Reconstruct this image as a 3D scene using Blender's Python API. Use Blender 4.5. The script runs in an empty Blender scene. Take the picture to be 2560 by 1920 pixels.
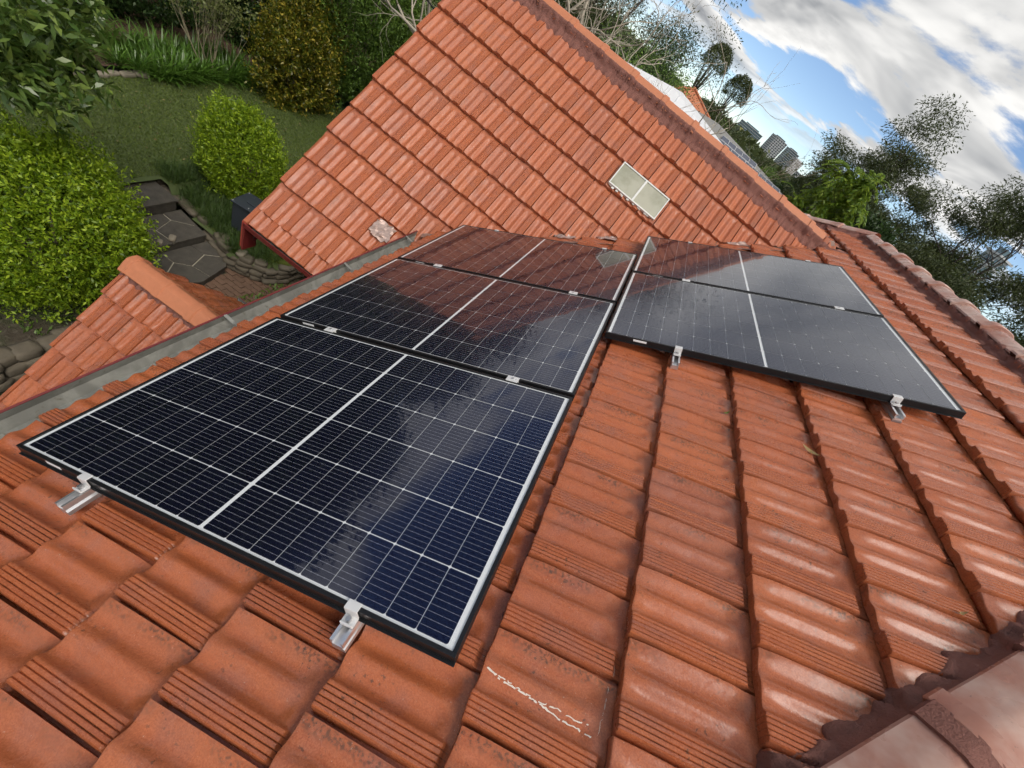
import bpy, bmesh, math, random
import numpy as np
from mathutils import Vector, Matrix
SC = bpy.context.scene
COL = SC.collection
rnd = random.Random(7)
rng = np.random.default_rng(7)

# ---------------------------------------------------------------- camera
CAM_P = np.array([1.1568, -0.3600, 1.9101])
CAM_R = np.array([[0.7840, 0.3632, 0.5034], [0.6185, -0.5240, -0.5855], [0.0511, 0.7704, -0.6355]])
u_, _, v_ = np.linalg.svd(CAM_R)
CAM_R = u_ @ v_
FPX = 1023.3                                   # focal length in pixels of a 2560 px wide frame
cam = bpy.data.cameras.new('camera')
cam.sensor_width = 36.0
cam.lens = 36.0 * FPX / 2560.0
cam.clip_start = 0.05
cam.clip_end = 6000
camo = bpy.data.objects.new('camera', cam)
COL.objects.link(camo)
m = Matrix.Identity(4)
for i in range(3):
    m[i][0] = CAM_R[0][i]; m[i][1] = -CAM_R[1][i]; m[i][2] = -CAM_R[2][i]; m[i][3] = CAM_P[i]
camo.matrix_world = m
SC.camera = camo

# ---------------------------------------------------------------- sky, sun, exposure
SUN_EL, SUN_AZ = 58.0, 138.0                    # azimuth clockwise from +Y
world = bpy.data.worlds.new('World')
SC.world = world
world.use_nodes = True
wt = world.node_tree
wt.nodes.clear()
def wn(kind, **kw):
    n_ = wt.nodes.new(kind)
    for k, v in kw.items():
        setattr(n_, k, v)
    return n_
def wmath(op, a, b=None, c=None, clamp=False):
    n_ = wn('ShaderNodeMath', operation=op, use_clamp=clamp)
    for i, x in enumerate((a, b, c)):
        if x is None: continue
        if hasattr(x, 'links'): wt.links.new(x, n_.inputs[i])
        else: n_.inputs[i].default_value = x
    return n_.outputs[0]
sky = wn('ShaderNodeTexSky', sky_type='NISHITA')
sky.sun_disc = False
sky.sun_elevation = math.radians(SUN_EL)
sky.sun_rotation = math.radians(SUN_AZ)
sky.altitude = 2500; sky.air_density = 0.9; sky.dust_density = 0.0; sky.ozone_density = 2.0
tc = wn('ShaderNodeTexCoord')
sx = wn('ShaderNodeSeparateXYZ'); wt.links.new(tc.outputs['Generated'], sx.inputs[0])
zc = wmath('ADD', wmath('MAXIMUM', sx.outputs[2], 0.0), 0.10)
cu = wmath('DIVIDE', sx.outputs[0], zc); cv = wmath('DIVIDE', sx.outputs[1], zc)
cx = wn('ShaderNodeCombineXYZ'); wt.links.new(cu, cx.inputs[0]); wt.links.new(cv, cx.inputs[1])
def cloud_noise(off, scale, detail, dist):
    mp = wn('ShaderNodeMapping'); wt.links.new(cx.outputs[0], mp.inputs[0])
    mp.inputs['Location'].default_value = off
    n_ = wn('ShaderNodeTexNoise', noise_dimensions='2D'); wt.links.new(mp.outputs[0], n_.inputs['Vector'])
    n_.inputs['Scale'].default_value = scale; n_.inputs['Detail'].default_value = detail
    n_.inputs['Roughness'].default_value = 0.55; n_.inputs['Distortion'].default_value = dist
    return n_.outputs[0]
CO = (-2.2, -8.6, 0.0)
nA = cloud_noise(CO, 0.85, 8.0, 0.15)
nB = cloud_noise((CO[0] + 0.16, CO[1] + 0.05, 0), 0.85, 4.0, 0.25)
nC = cloud_noise((-4.4, 1.1, 0), 0.22, 3.0, 0.0)
def wramp(x, lo, hi, a=0.0, b=1.0):
    n_ = wn('ShaderNodeMapRange', interpolation_type='SMOOTHSTEP')
    wt.links.new(x, n_.inputs[0])
    n_.inputs[1].default_value = lo; n_.inputs[2].default_value = hi
    n_.inputs[3].default_value = a; n_.inputs[4].default_value = b
    return n_.outputs[0]
dens = wmath('ADD', nA, wmath('MULTIPLY', wmath('SUBTRACT', nC, 0.5), 0.40))
cover = wramp(dens, 0.395, 0.485)
cover = wmath('MULTIPLY', cover, wramp(sx.outputs[2], 0.03, 0.09))
thick = wramp(dens, 0.47, 0.68)
lit = wramp(wmath('SUBTRACT', nA, nB), -0.10, 0.12)
shade = wmath('SUBTRACT', wmath('ADD', wmath('MULTIPLY', lit, 0.62), 0.42), wmath('MULTIPLY', thick, 0.52), clamp=True)
cmix = wn('ShaderNodeMix', data_type='RGBA')
wt.links.new(shade, cmix.inputs[0])
cmix.inputs[6].default_value = (2.3, 2.4, 2.55, 1)
cmix.inputs[7].default_value = (7.1, 7.0, 6.8, 1)
fmix = wn('ShaderNodeMix', data_type='RGBA')
wt.links.new(cover, fmix.inputs[0])
wt.links.new(sky.outputs[0], fmix.inputs[6]); wt.links.new(cmix.outputs[2], fmix.inputs[7])
bg = wn('ShaderNodeBackground'); bg.inputs[1].default_value = 0.075
wt.links.new(fmix.outputs[2], bg.inputs[0])
wo = wn('ShaderNodeOutputWorld'); wt.links.new(bg.outputs[0], wo.inputs[0])
sun = bpy.data.lights.new('sun', 'SUN')
sun.energy = 1.4; sun.angle = math.radians(35); sun.color = (1.0, 0.93, 0.84)
suno = bpy.data.objects.new('sun', sun); COL.objects.link(suno)
sd = Vector((math.sin(math.radians(SUN_AZ)) * math.cos(math.radians(SUN_EL)), math.cos(math.radians(SUN_AZ)) * math.cos(math.radians(SUN_EL)), math.sin(math.radians(SUN_EL))))
suno.rotation_euler = sd.to_track_quat('Z', 'Y').to_euler()
SC.view_settings.view_transform = 'Standard'
SC.view_settings.look = 'None'
SC.view_settings.exposure = 0.95
SC.view_settings.gamma = 1.0
SC.view_settings.use_curve_mapping = False
SC.cycles.max_bounces = 6; SC.cycles.diffuse_bounces = 3; SC.cycles.glossy_bounces = 3; SC.cycles.transmission_bounces = 4
SC.cycles.transparent_max_bounces = 12
SC.cycles.use_denoising = True
SC.cycles.use_adaptive_sampling = True; SC.cycles.adaptive_threshold = 0.025; SC.cycles.adaptive_min_samples = 12

# ---------------------------------------------------------------- helpers
def proj(P):
    c = (np.atleast_2d(P) - CAM_P) @ CAM_R.T
    z = np.maximum(c[:, 2], 1e-3)
    return np.stack([1280 + FPX * c[:, 0] / z, 960 + FPX * c[:, 1] / z, c[:, 2]], 1)
def A(v): return np.asarray(v, float)
def tag(o, label=None, cat=None, group=None, kind=None):
    if label: o['label'] = label
    if cat: o['category'] = cat
    if group: o['group'] = group
    if kind: o['kind'] = kind
    return o
def empty(name, loc=(0, 0, 0), parent=None):
    o = bpy.data.objects.new(name, None)
    o.empty_display_size = 0.1
    COL.objects.link(o); o.location = loc
    if parent: o.parent = parent
    return o
def link(name, me, mat=None, parent=None, mw=None):
    o = bpy.data.objects.new(name, me)
    COL.objects.link(o)
    if mat and not me.materials: me.materials.append(mat)
    if parent:
        o.parent = parent
        pw = parent.get('_w')
    if mw is not None: o.matrix_local = mw
    return o
class MB:
    """collects vertices and faces of one mesh"""
    def __init__(s): s.v = []; s.f = []
    def add(s, verts, faces):
        b = len(s.v); s.v.extend([tuple(float(c) for c in x) for x in verts]); s.f.extend([tuple(i + b for i in f) for f in faces]); return s
    def box(s, c, size, ax=None):
        c = A(c); hx, hy, hz = [q / 2 for q in size]
        ax = np.eye(3) if ax is None else A(ax)
        vs = [c + ax[0] * a * hx + ax[1] * b * hy + ax[2] * d * hz for a in (-1, 1) for b in (-1, 1) for d in (-1, 1)]
        return s.add(vs, [(0, 1, 3, 2), (4, 6, 7, 5), (0, 4, 5, 1), (2, 3, 7, 6), (0, 2, 6, 4), (1, 5, 7, 3)])
    def prism(s, prof, org, du, dv, dw, l0, l1, caps=True):
        """profile (a,b) in du,dv extruded along dw from l0 to l1"""
        org, du, dv, dw = A(org), A(du), A(dv), A(dw); n_ = len(prof)
        vs = [org + du * a + dv * b + dw * l0 for a, b in prof] + [org + du * a + dv * b + dw * l1 for a, b in prof]
        fs = [(i, (i + 1) % n_, (i + 1) % n_ + n_, i + n_) for i in range(n_)]
        if caps: fs += [tuple(range(n_ - 1, -1, -1)), tuple(range(n_, 2 * n_))]
        return s.add(vs, fs)
    def tube(s, pts, rad, sides=6):
        pts = A(pts); n_ = len(pts); vs = []; fs = []
        for i in range(n_):
            t = pts[min(i + 1, n_ - 1)] - pts[max(i - 1, 0)]; t /= np.linalg.norm(t) + 1e-9
            a = np.cross(t, (0.31, 0.2, 0.93) if abs(t[2]) < 0.9 else (1, 0, 0)); a /= np.linalg.norm(a) + 1e-9; b = np.cross(t, a)
            for k in range(sides):
                an = 2 * math.pi * k / sides
                vs.append(pts[i] + rad[i] * (math.cos(an) * a + math.sin(an) * b))
        for i in range(n_ - 1):
            for k in range(sides):
                fs.append((i * sides + k, i * sides + (k + 1) % sides, (i + 1) * sides + (k + 1) % sides, (i + 1) * sides + k))
        fs.append(tuple(range(sides - 1, -1, -1))); fs.append(tuple((n_ - 1) * sides + k for k in range(sides)))
        return s.add(vs, fs)
    def mesh(s, name, smooth=False):
        me = bpy.data.meshes.new(name); me.from_pydata(s.v, [], s.f); me.update()
        if smooth: me.polygons.foreach_set('use_smooth', [True] * len(me.polygons))
        return me
    def build(s, name, mat, parent=None, smooth=False, mw=None, bevel=0):
        me = s.mesh(name, smooth)
        bm = bmesh.new(); bm.from_mesh(me); bmesh.ops.recalc_face_normals(bm, faces=bm.faces)
        if bevel: bmesh.ops.bevel(bm, geom=[e for e in bm.edges if e.is_manifold and e.calc_face_angle(0) > 0.5], offset=bevel, segments=2, affect='EDGES', profile=0.5)
        bm.to_mesh(me); bm.free()
        return link(name, me, mat, parent, mw)
def frame(org, ax):
    M = Matrix.Identity(4)
    for i in range(3):
        for j in range(3): M[i][j] = ax[j][i]
        M[i][3] = org[i]
    return M

# ---------------------------------------------------------------- materials
class NT:
    def __init__(s, name):
        s.m = bpy.data.materials.new(name); s.m.use_nodes = True; s.t = s.m.node_tree
        s.b = s.t.nodes['Principled BSDF']; s.o = s.t.nodes['Material Output']
    def n(s, kind, ins=None, **kw):
        x = s.t.nodes.new(kind)
        for k, v in kw.items(): setattr(x, k, v)
        for k, v in (ins or {}).items(): s.set(x.inputs[k], v)
        return x
    def set(s, sock, v):
        if hasattr(v, 'links'): s.t.links.new(v, sock)
        else: sock.default_value = v
    def math(s, op, a, b=0.0, clamp=False):
        return s.n('ShaderNodeMath', {0: a, 1: b}, operation=op, use_clamp=clamp).outputs[0]
    def noise(s, scale, detail=4.0, rough=0.55, vec=None, dist=0.0):
        i = {'Scale': scale, 'Detail': detail, 'Roughness': rough, 'Distortion': dist}
        if vec is not None: i['Vector'] = vec
        return s.n('ShaderNodeTexNoise', i).outputs[0]
    def ramp(s, x, lo, hi, a=0.0, b=1.0, smooth=True):
        return s.n('ShaderNodeMapRange', {0: x, 1: lo, 2: hi, 3: a, 4: b}, interpolation_type='SMOOTHSTEP' if smooth else 'LINEAR').outputs[0]
    def mix(s, f, a, b, mode='MIX'):
        x = s.n('ShaderNodeMix', data_type='RGBA', blend_type=mode)
        s.set(x.inputs[0], f)
        for i, c in ((6, a), (7, b)):
            if not hasattr(c, 'links') and len(c) == 3: c = (*c, 1)
            s.set(x.inputs[i], c)
        return x.outputs[2]
    def pos(s): return s.n('ShaderNodeNewGeometry').outputs['Position']
    def island(s): return s.n('ShaderNodeNewGeometry').outputs['Random Per Island']
    def objrand(s): return s.n('ShaderNodeObjectInfo').outputs['Random']
    def objco(s): return s.n('ShaderNodeTexCoord').outputs['Object']
    def bump(s, h, strength=0.3, dist=0.01):
        s.t.links.new(s.n('ShaderNodeBump', {'Height': h, 'Strength': strength, 'Distance': dist}).outputs[0], s.b.inputs['Normal'])
    def fin(s, col, rough=0.6, metal=0.0, spec=0.5):
        if not hasattr(col, 'links') and len(col) == 3: col = (*col, 1)
        s.set(s.b.inputs['Base Color'], col); s.set(s.b.inputs['Roughness'], rough); s.set(s.b.inputs['Metallic'], metal)
        s.set(s.b.inputs['Specular IOR Level'], spec)
        return s.m
def simple(name, col, rough=0.6, metal=0.0, var=0.15, scale=12.0, bump=0.0, spec=0.5, detail=4.0):
    n_ = NT(name); p = n_.pos()
    f = n_.noise(scale, detail, 0.6, p)
    c = n_.mix(f, tuple(x * (1 - var) for x in col), tuple(min(1, x * (1 + var)) for x in col))
    if bump: n_.bump(n_.noise(scale * 6, 4, 0.6, p), bump, 0.01)
    return n_.fin(c, rough, metal, spec)

def tile_material(name, colA, colB, dull, rough_lo, rough_hi, grime):
    n_ = NT(name); p = n_.pos()
    r = n_.math('FRACT', n_.math('ADD', n_.objrand(), n_.math('MULTIPLY', n_.island(), 3.7)))
    base = n_.mix(r, colA, colB)
    base = n_.mix(n_.math('MULTIPLY', n_.math('GREATER_THAN', n_.math('FRACT', n_.math('MULTIPLY', r, 7.3)), 0.84), 0.28), base, dull)
    # kiln-flashed, weathered patches: soft purple-grey bloom drifting across the tiles
    base = n_.mix(n_.math('MULTIPLY', n_.ramp(n_.noise(9.0, 3.0, 0.5, p, 0.4), 0.46, 0.70), 0.5), base, dull)
    base = n_.mix(n_.math('MULTIPLY', n_.ramp(n_.noise(2.1, 2.0, 0.5, p), 0.42, 0.66), 0.35), base, tuple(c * 1.22 for c in colB))
    fine = n_.noise(240.0, 3.0, 0.6, p)
    base = n_.mix(0.16, base, n_.mix(n_.ramp(fine, 0.35, 0.65), (0.12, 0.05, 0.03), (0.75, 0.32, 0.16)))
    # scattered lichen and soot freckles
    sp = n_.math('MULTIPLY', n_.ramp(n_.noise(75.0, 3.0, 0.6, p), 0.60, 0.68), n_.ramp(n_.noise(6.5, 2.0, 0.5, p), 0.50, 0.64))
    base = n_.mix(n_.math('MULTIPLY', sp, grime), base, (0.045, 0.04, 0.03))
    uv = n_.n('ShaderNodeSeparateXYZ', {0: n_.n('ShaderNodeUVMap').outputs[0]}); tt = uv.outputs[1]
    band = n_.math('MULTIPLY', n_.ramp(tt, 0.80, 0.90), n_.ramp(tt, 0.975, 0.93))
    lich = n_.math('MULTIPLY', n_.math('MULTIPLY', band, n_.ramp(n_.noise(5.0, 2, 0.5, p), 0.44, 0.60)), n_.ramp(n_.noise(120.0, 4, 0.7, p), 0.44, 0.60))
    base = n_.mix(n_.math('MULTIPLY', lich, grime), base, (0.035, 0.032, 0.022))
    grv = n_.math('MULTIPLY', n_.math('MULTIPLY', n_.ramp(tt, 0.0, 0.02), n_.ramp(tt, 0.27, 0.25)), n_.math('GREATER_THAN', n_.math('COSINE', n_.math('MULTIPLY', n_.math('SUBTRACT', tt, 0.065), 2 * math.pi / 0.055)), 0.86))
    base = n_.mix(n_.math('MULTIPLY', n_.math('MULTIPLY', grv, n_.ramp(n_.noise(8.0, 3, 0.5, p), 0.38, 0.62)), 0.85 * grime), base, (0.06, 0.03, 0.02))
    pale = n_.math('MULTIPLY', n_.ramp(n_.noise(160.0, 2.0, 0.5, p), 0.72, 0.76), 0.5)
    base = n_.mix(pale, base, (0.62, 0.5, 0.42))
    rg = n_.ramp(n_.noise(14.0, 4.0, 0.6, p), 0.3, 0.7, rough_lo, rough_hi)
    n_.bump(n_.math('ADD', n_.noise(38.0, 4.0, 0.6, p), n_.math('MULTIPLY', fine, 0.25)), 0.22, 0.004)
    return n_.fin(base, rg)
M_TILE = tile_material('glazed_terracotta', (0.45, 0.122, 0.043), (0.34, 0.084, 0.032), (0.29, 0.110, 0.080), 0.20, 0.37, 0.7)
M_TILEW = tile_material('clean_terracotta', (0.46, 0.134, 0.054), (0.40, 0.106, 0.043), (0.34, 0.130, 0.092), 0.36, 0.52, 0.4)
M_CAPW = simple('cap_terracotta', (0.50, 0.18, 0.085), 0.6, 0, 0.14, 22, 0.15)
M_CAPM = None
def cap_glazed():
    n_ = NT('faded_glazed_cap'); p = n_.pos()
    c = n_.mix(n_.ramp(n_.noise(5.0, 4, 0.6, p), 0.35, 0.65), (0.38, 0.165, 0.115), (0.50, 0.33, 0.27))
    c = n_.mix(n_.math('MULTIPLY', n_.ramp(n_.noise(90.0, 3, 0.6, p), 0.68, 0.74), 0.5), c, (0.10, 0.07, 0.06))
    n_.bump(n_.noise(30.0, 4, 0.6, p), 0.25, 0.005)
    return n_.fin(c, n_.ramp(n_.noise(12, 3, .5, p), .3, .7, .22, .42))
M_CAPM = cap_glazed()
M_MORTAR = simple('brown_mortar', (0.215, 0.088, 0.066), 0.85, 0, 0.22, 25, 0.6)
M_DECK = simple('roof_underlay', (0.05, 0.03, 0.025), 0.9)
M_RED = simple('oxblood_paint', (0.15, 0.022, 0.020), 0.35, 0, 0.2, 9)
M_GUTIN = None
def gutter_in():
    n_ = NT('zinc_lining'); p = n_.pos()
    c = n_.mix(n_.ramp(n_.noise(7.0, 5, 0.65, p, 0.6), 0.35, 0.65), (0.19, 0.19, 0.17), (0.29, 0.29, 0.26))
    c = n_.mix(n_.ramp(n_.noise(22.0, 4, 0.6, p), 0.60, 0.72), c, (0.14, 0.13, 0.10))
    return n_.fin(c, 0.55, 0.25)
M_GUTIN = gutter_in()
M_ALU = simple('bright_aluminium', (0.82, 0.82, 0.83), 0.32, 0.85, 0.05, 30)
M_ALUW = simple('satin_white_aluminium', (0.78, 0.78, 0.77), 0.4, 0.2, 0.05, 30)
M_FRAME = simple('black_anodised', (0.018, 0.019, 0.021), 0.38, 0.4, 0.2, 20)
M_BACK = simple('white_backsheet', (0.88, 0.89, 0.89), 0.5, 0, 0.03, 8)
M_STEEL = simple('galvanised_steel', (0.55, 0.55, 0.56), 0.35, 0.9, 0.1, 40)
def cell_mat():
    n_ = NT('silicon_cell'); sp = n_.n('ShaderNodeSeparateXYZ', {0: n_.objco()})
    fr = n_.math('FRACT', n_.math('ADD', n_.math('MULTIPLY', sp.outputs[1], 10 / 0.1795), 0.5))
    line = n_.math('LESS_THAN', n_.math('ABSOLUTE', n_.math('SUBTRACT', fr, 0.5)), 0.032)
    fr2 = n_.math('FRACT', n_.math('ADD', n_.math('MULTIPLY', sp.outputs[0], 4 / 0.0895), 0.5))
    dot = n_.math('MULTIPLY', n_.math('LESS_THAN', n_.math('ABSOLUTE', n_.math('SUBTRACT', fr2, 0.5)), 0.05), n_.math('LESS_THAN', n_.math('ABSOLUTE', n_.math('SUBTRACT', fr, 0.5)), 0.085))
    line = n_.math('MAXIMUM', line, dot)
    base = n_.mix(n_.objrand(), (0.0030, 0.0034, 0.0100), (0.0038, 0.0044, 0.0140))
    c = n_.mix(line, base, (0.20, 0.205, 0.23))
    n_.set(n_.b.inputs['Specular Tint'], (0.28, 0.38, 1.0, 1))
    return n_.fin(c, 0.22, 0.0, 0.62)
M_CELL = cell_mat()
def glass_mat(name='solar_glass', ior=1.52, tint=(0.97, 0.98, 0.98), rough=0.03, smudge=True):
    n_ = NT(name); p = n_.pos()
    n_.t.nodes.remove(n_.b)
    ge = n_.n('ShaderNodeNewGeometry'); dt = n_.n('ShaderNodeVectorMath', {0: ge.outputs['Incoming'], 1: ge.outputs['Normal']}, operation='DOT_PRODUCT')
    f0 = ((ior - 1) / (ior + 1)) ** 2
    fr = n_.math('ADD', n_.math('MULTIPLY', n_.math('POWER', n_.math('SUBTRACT', 1.0, n_.math('ABSOLUTE', dt.outputs['Value']), True), 5.0), 1 - f0), f0)
    rg = n_.ramp(n_.noise(5.0, 4, 0.6, p), 0.35, 0.75, rough * 0.6, rough * 2.2)
    gl = n_.n('ShaderNodeBsdfGlossy', {'Color': (1, 1, 1, 1), 'Roughness': rg})
    tr = n_.n('ShaderNodeBsdfTransparent', {'Color': (*tint, 1)})
    mx = n_.n('ShaderNodeMixShader', {0: fr, 1: tr.outputs[0], 2: gl.outputs[0]})
    # thin film of dust and finger smears
    df = n_.n('ShaderNodeBsdfDiffuse', {'Color': (0.55, 0.58, 0.62, 1)})
    dust = n_.math('ADD', 0.004, n_.math('MULTIPLY', n_.math('MULTIPLY', n_.ramp(n_.noise(16.0, 5, 0.7, p, 0.8), 0.60, 0.78), n_.ramp(n_.noise(2.2, 2, 0.5, p), 0.52, 0.68)), 0.045))
    m2 = n_.n('ShaderNodeMixShader', {0: dust, 1: mx.outputs[0], 2: df.outputs[0]})
    n_.t.links.new(m2.outputs[0], n_.o.inputs[0])
    return n_.m
M_GLASS = glass_mat()
M_FOIL = simple('crumpled_lead', (0.55, 0.40, 0.34), 0.3, 0.4, 0.2, 30, 0.3)

# ---------------------------------------------------------------- roof planes
TH = math.radians(29.1)
MU = A((math.cos(TH), 0, math.sin(TH))); MY = A((0, 1, 0)); MN = A((-math.sin(TH), 0, math.cos(TH)))
MO = -MN * 0.12                                 # tile seat plane of the main roof, 12 cm under the panel glass
TWG = math.radians(45.63)
WV = A((0, math.cos(TWG), math.sin(TWG))); WN = A((0, -math.sin(TWG), math.cos(TWG))); WX = A((-1, 0, 0))
WO = A((0, 2.722, -0.884)) - WN * 0.034
PT = math.radians(43.8)
PV = A((0, math.cos(PT), math.sin(PT))); PN = A((0, -math.sin(PT), math.cos(PT)))
PO = A((0, 1.761, -2.188)) - PN * 0.034
MG, MW_ = 0.3375, 0.2265
WG, WW = 0.352, 0.2235
HIP0 = 2.30                                     # near hip  x - y
RS = 4.26                                       # ridge, metres up the slope
RX = (MO + MU * RS)[0]; RZ = (MO + MU * RS)[2]
HIP1 = 9.86                                    # far hip   x + y
RIDGE_Y0, RIDGE_Y1 = RX - HIP0, HIP1 - RX
WRY, WRZ = 5.30, 1.722                          # wing ridge line
WING_X0 = -1.671
PRY = 2.075; PRZ = -1.90                        # porch ridge line
PORCH_X0 = -2.39
def valley_y(x):                                # where wing and main seat planes meet
    zm = MO[2] + (x - MO[0]) * math.tan(TH)
    return WO[1] + (zm - WO[2]) / math.tan(TWG)

# ---------------------------------------------------------------- roof tile
def tile_profile(t, w):
    """height of the mould across the tile, t = 0 at the ribbed lip, 1 at the far shoulder; (ribs, body)"""
    def ss(a, b, x): x = np.clip((x - a) / (b - a), 0, 1); return x * x * (3 - 2 * x)
    rib = 0.0145 * ss(-0.01, 0.03, t) * (1 - ss(0.265, 0.315, t))
    for g in (0.065, 0.120, 0.175, 0.230):
        rib = rib - 0.0048 * np.exp(-((t - g) / 0.0055) ** 2)
    body = 0.021 * np.exp(-(np.abs(t - 0.585) / 0.10) ** 2.2) + 0.026 * np.exp(-(np.abs(t - 0.98) / 0.15) ** 2.2) + 0.012 * np.exp(-((t - 0.30) / 0.05) ** 2) - 0.0130
    return rib, body
def tile_mesh(name, gauge, w, fine, var):
    r_ = np.random.default_rng(100 + var)
    L = gauge + 0.055
    if fine:
        s = np.concatenate([[0, 0.0015, 0.004, 0.0065, 0.0095, 0.014, 0.022, 0.033, 0.046, 0.062, 0.085], np.linspace(0.11, gauge * 0.78, 7), gauge * np.array([0.80, 0.83, 0.86, 0.89, 0.91, 0.935, 0.955, 0.98]), [L]])
        t = np.concatenate([[-0.004, 0.0, 0.012, 0.03, 0.048], [0.055, 0.060, 0.065, 0.070, 0.075], [0.09, 0.106], [0.110, 0.115, 0.120, 0.125, 0.130], [0.147, 0.161], [0.165, 0.170, 0.175, 0.180, 0.185], [0.202, 0.216], [0.220, 0.225, 0.230, 0.235, 0.240], [0.255, 0.275, 0.295, 0.315], np.linspace(0.35, 0.92, 19), [0.945, 0.9585, 0.964, 0.98, 1.0, 1.06]])
    else:
        s = np.concatenate([[0, 0.004, 0.012, 0.03, 0.07, 0.12], gauge * np.array([0.6, 0.8, 0.9]), [L]])
        t = np.array([0.0, 0.03, 0.065, 0.09, 0.12, 0.147, 0.175, 0.202, 0.23, 0.255, 0.315, 0.42, 0.5, 0.575, 0.65, 0.75, 0.86, 0.93, 0.9585, 0.966, 1.0, 1.05])
    S, T = np.meshgrid(s, t, indexing='ij')
    def ss(a, b, x): x = np.clip((x - a) / (b - a), 0, 1); return x * x * (3 - 2 * x)
    rib, body = tile_profile(T, w)
    sg = S / gauge
    nose = ss(0.0, 0.075, S - 0.02 * np.abs(np.sin((T - 0.575) * 8)))           # lobes taper into rounded noses at the butt
    head = 1 - 0.25 * ss(0.45, 0.80, sg) - 0.75 * ss(0.80, 0.92, sg)
    ribend = 1 - ss(0.93, 0.965, sg)
    start = ss(0.02, 0.16, sg - 0.05 * np.abs(np.sin((T - 0.585) * 6)))
    bodyz = np.where(body > 0, body * (0.50 + 0.50 * nose), body * (0.55 + 0.45 * start)) * head + (1 - head) * 0.003
    z = 0.037 * (1 - sg) + bodyz * (1 - ss(0.25, 0.31, T) * 0) * ss(0.26, 0.33, T) + rib * ribend
    edge = np.clip(S / 0.0095, 0, 1)
    z = 0.007 + (z - 0.007) * np.clip(1 - (1 - edge) ** 3.0, 0, 1)
    z = np.where(T > 0.962, z * 0 - 0.012 + 0.014 * (1 - sg), z)                # tongue that slips under the neighbour's lip
    z = np.where(T < 0.001, z - 0.016, z)
    z = np.where(T < -0.001, z - 0.016, z)
    z += 0.0012 * np.sin(S * (9 + var) + T * 3.1 + var) * r_.uniform(0.4, 1.0)
    x = S + 0.0015 * np.sin(T * 14 + var * 1.7) * (S < 0.05)
    # underside lip behind the butt leaves a dark open lap
    x = np.vstack([np.full((1, len(t)), 0.035), x]); T = np.vstack([T[:1], T]); z = np.vstack([z[:1] + 0.001, z]); S = np.vstack([S[:1], S])
    V = np.stack([x, T * w, z], -1).reshape(-1, 3)
    ns, nt = len(s) + 1, len(t)
    F = [(i * nt + j, (i + 1) * nt + j, (i + 1) * nt + j + 1, i * nt + j + 1) for i in range(ns - 1) for j in range(nt - 1)]
    me = bpy.data.meshes.new(name); me.from_pydata(V.tolist(), [], F); me.update()
    me.polygons.foreach_set('use_smooth', [True] * len(me.polygons))
    me.set_sharp_from_angle(angle=math.radians(40))
    uvl = me.uv_layers.new(name='UVMap'); li = np.empty(len(me.loops), np.int32); me.loops.foreach_get('vertex_index', li)
    UV = np.stack([S.ravel(), T.ravel()], 1)[li]; uvl.data.foreach_set('uv', UV.astype(np.float32).ravel())
    return me, V, F

house = empty('house', (0, 0, 0))
tag(house, 'house with orange terracotta tile roofs, red gutters and brown mortar ridges', 'house')
PANELS2D = []
class Roof:
    def __init__(s, org, up, across, nrm, gauge, w, mat):
        s.o, s.up, s.ac, s.n, s.g, s.w, s.mat = A(org), A(up), A(across), A(nrm), gauge, w, mat
        s.fine = [tile_mesh('roof_tile', gauge, w, True, k) for k in range(3)]
        s.low = tile_mesh('roof_tile_field', gauge, w, False, 5)
        for me, _, _ in s.fine: me.materials.append(mat)
        s.tiles = []
    def pt(s, a, b, c=0): return s.o + s.up * a + s.ac * b + s.n * c
def inside(poly, x, y):
    c = False; n_ = len(poly)
    for i in range(n_):
        x1, y1 = poly[i]; x2, y2 = poly[(i + 1) % n_]
        if (y1 > y) != (y2 > y) and x < (x2 - x1) * (y - y1) / (y2 - y1) + x1: c = not c
    return c
main_roof = Roof(MO, MU, MY, MN, MG, MW_, M_TILE)
wing_roof = Roof(WO, WV, WX, WN, WG, WW, M_TILEW)
porch_roof = Roof(PO, PV, WX, PN, 0.34, 0.2235, M_TILE)
def plane(pt, nrm): return (A(pt), A(nrm) / np.linalg.norm(nrm))        # keeps the side the normal points to
def lay(roof, s, y0, cuts, row, col):
    """one tile with its ribbed lip at across-position y0 and butt at s"""
    jit = np.random.default_rng(row * 977 + col * 31 + int(roof.g * 1000))
    cen = roof.pt(s + roof.g / 2, y0 + roof.w / 2, 0.02)
    cor = np.array([roof.pt(s, y0, 0.03), roof.pt(s + roof.g, y0, 0), roof.pt(s + roof.g, y0 + roof.w, 0), roof.pt(s, y0 + roof.w, 0.03)])
    need = []; drop = False
    for p0, n0 in cuts:
        dd = (cor - p0) @ n0
        if (dd < 0).all(): drop = True
        elif (dd < 0.02).any(): need.append((p0, n0))
    if drop: return
    q = proj(np.vstack([cor, cen[None]]))
    area = 0.0
    if (q[:, 2] > 0.1).all() and -300 < q[4, 0] < 2860 and -300 < q[4, 1] < 2220:
        a = q[:4, :2]; area = 0.5 * abs(np.dot(a[:, 0], np.roll(a[:, 1], 1)) - np.dot(a[:, 1], np.roll(a[:, 0], 1)))
        if not (-60 < q[4, 0] < 2620 and -60 < q[4, 1] < 1980): area *= 0.05
    roof.tiles.append(dict(s=s, y=y0, cuts=need, area=area, q=q, rz=jit.normal(0, 0.006), rx=jit.normal(0, 0.008), dz=abs(jit.normal(0, 0.0012)), k=int(jit.integers(3)), roof=roof, ds=jit.normal(0, 0.0028)))
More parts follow.
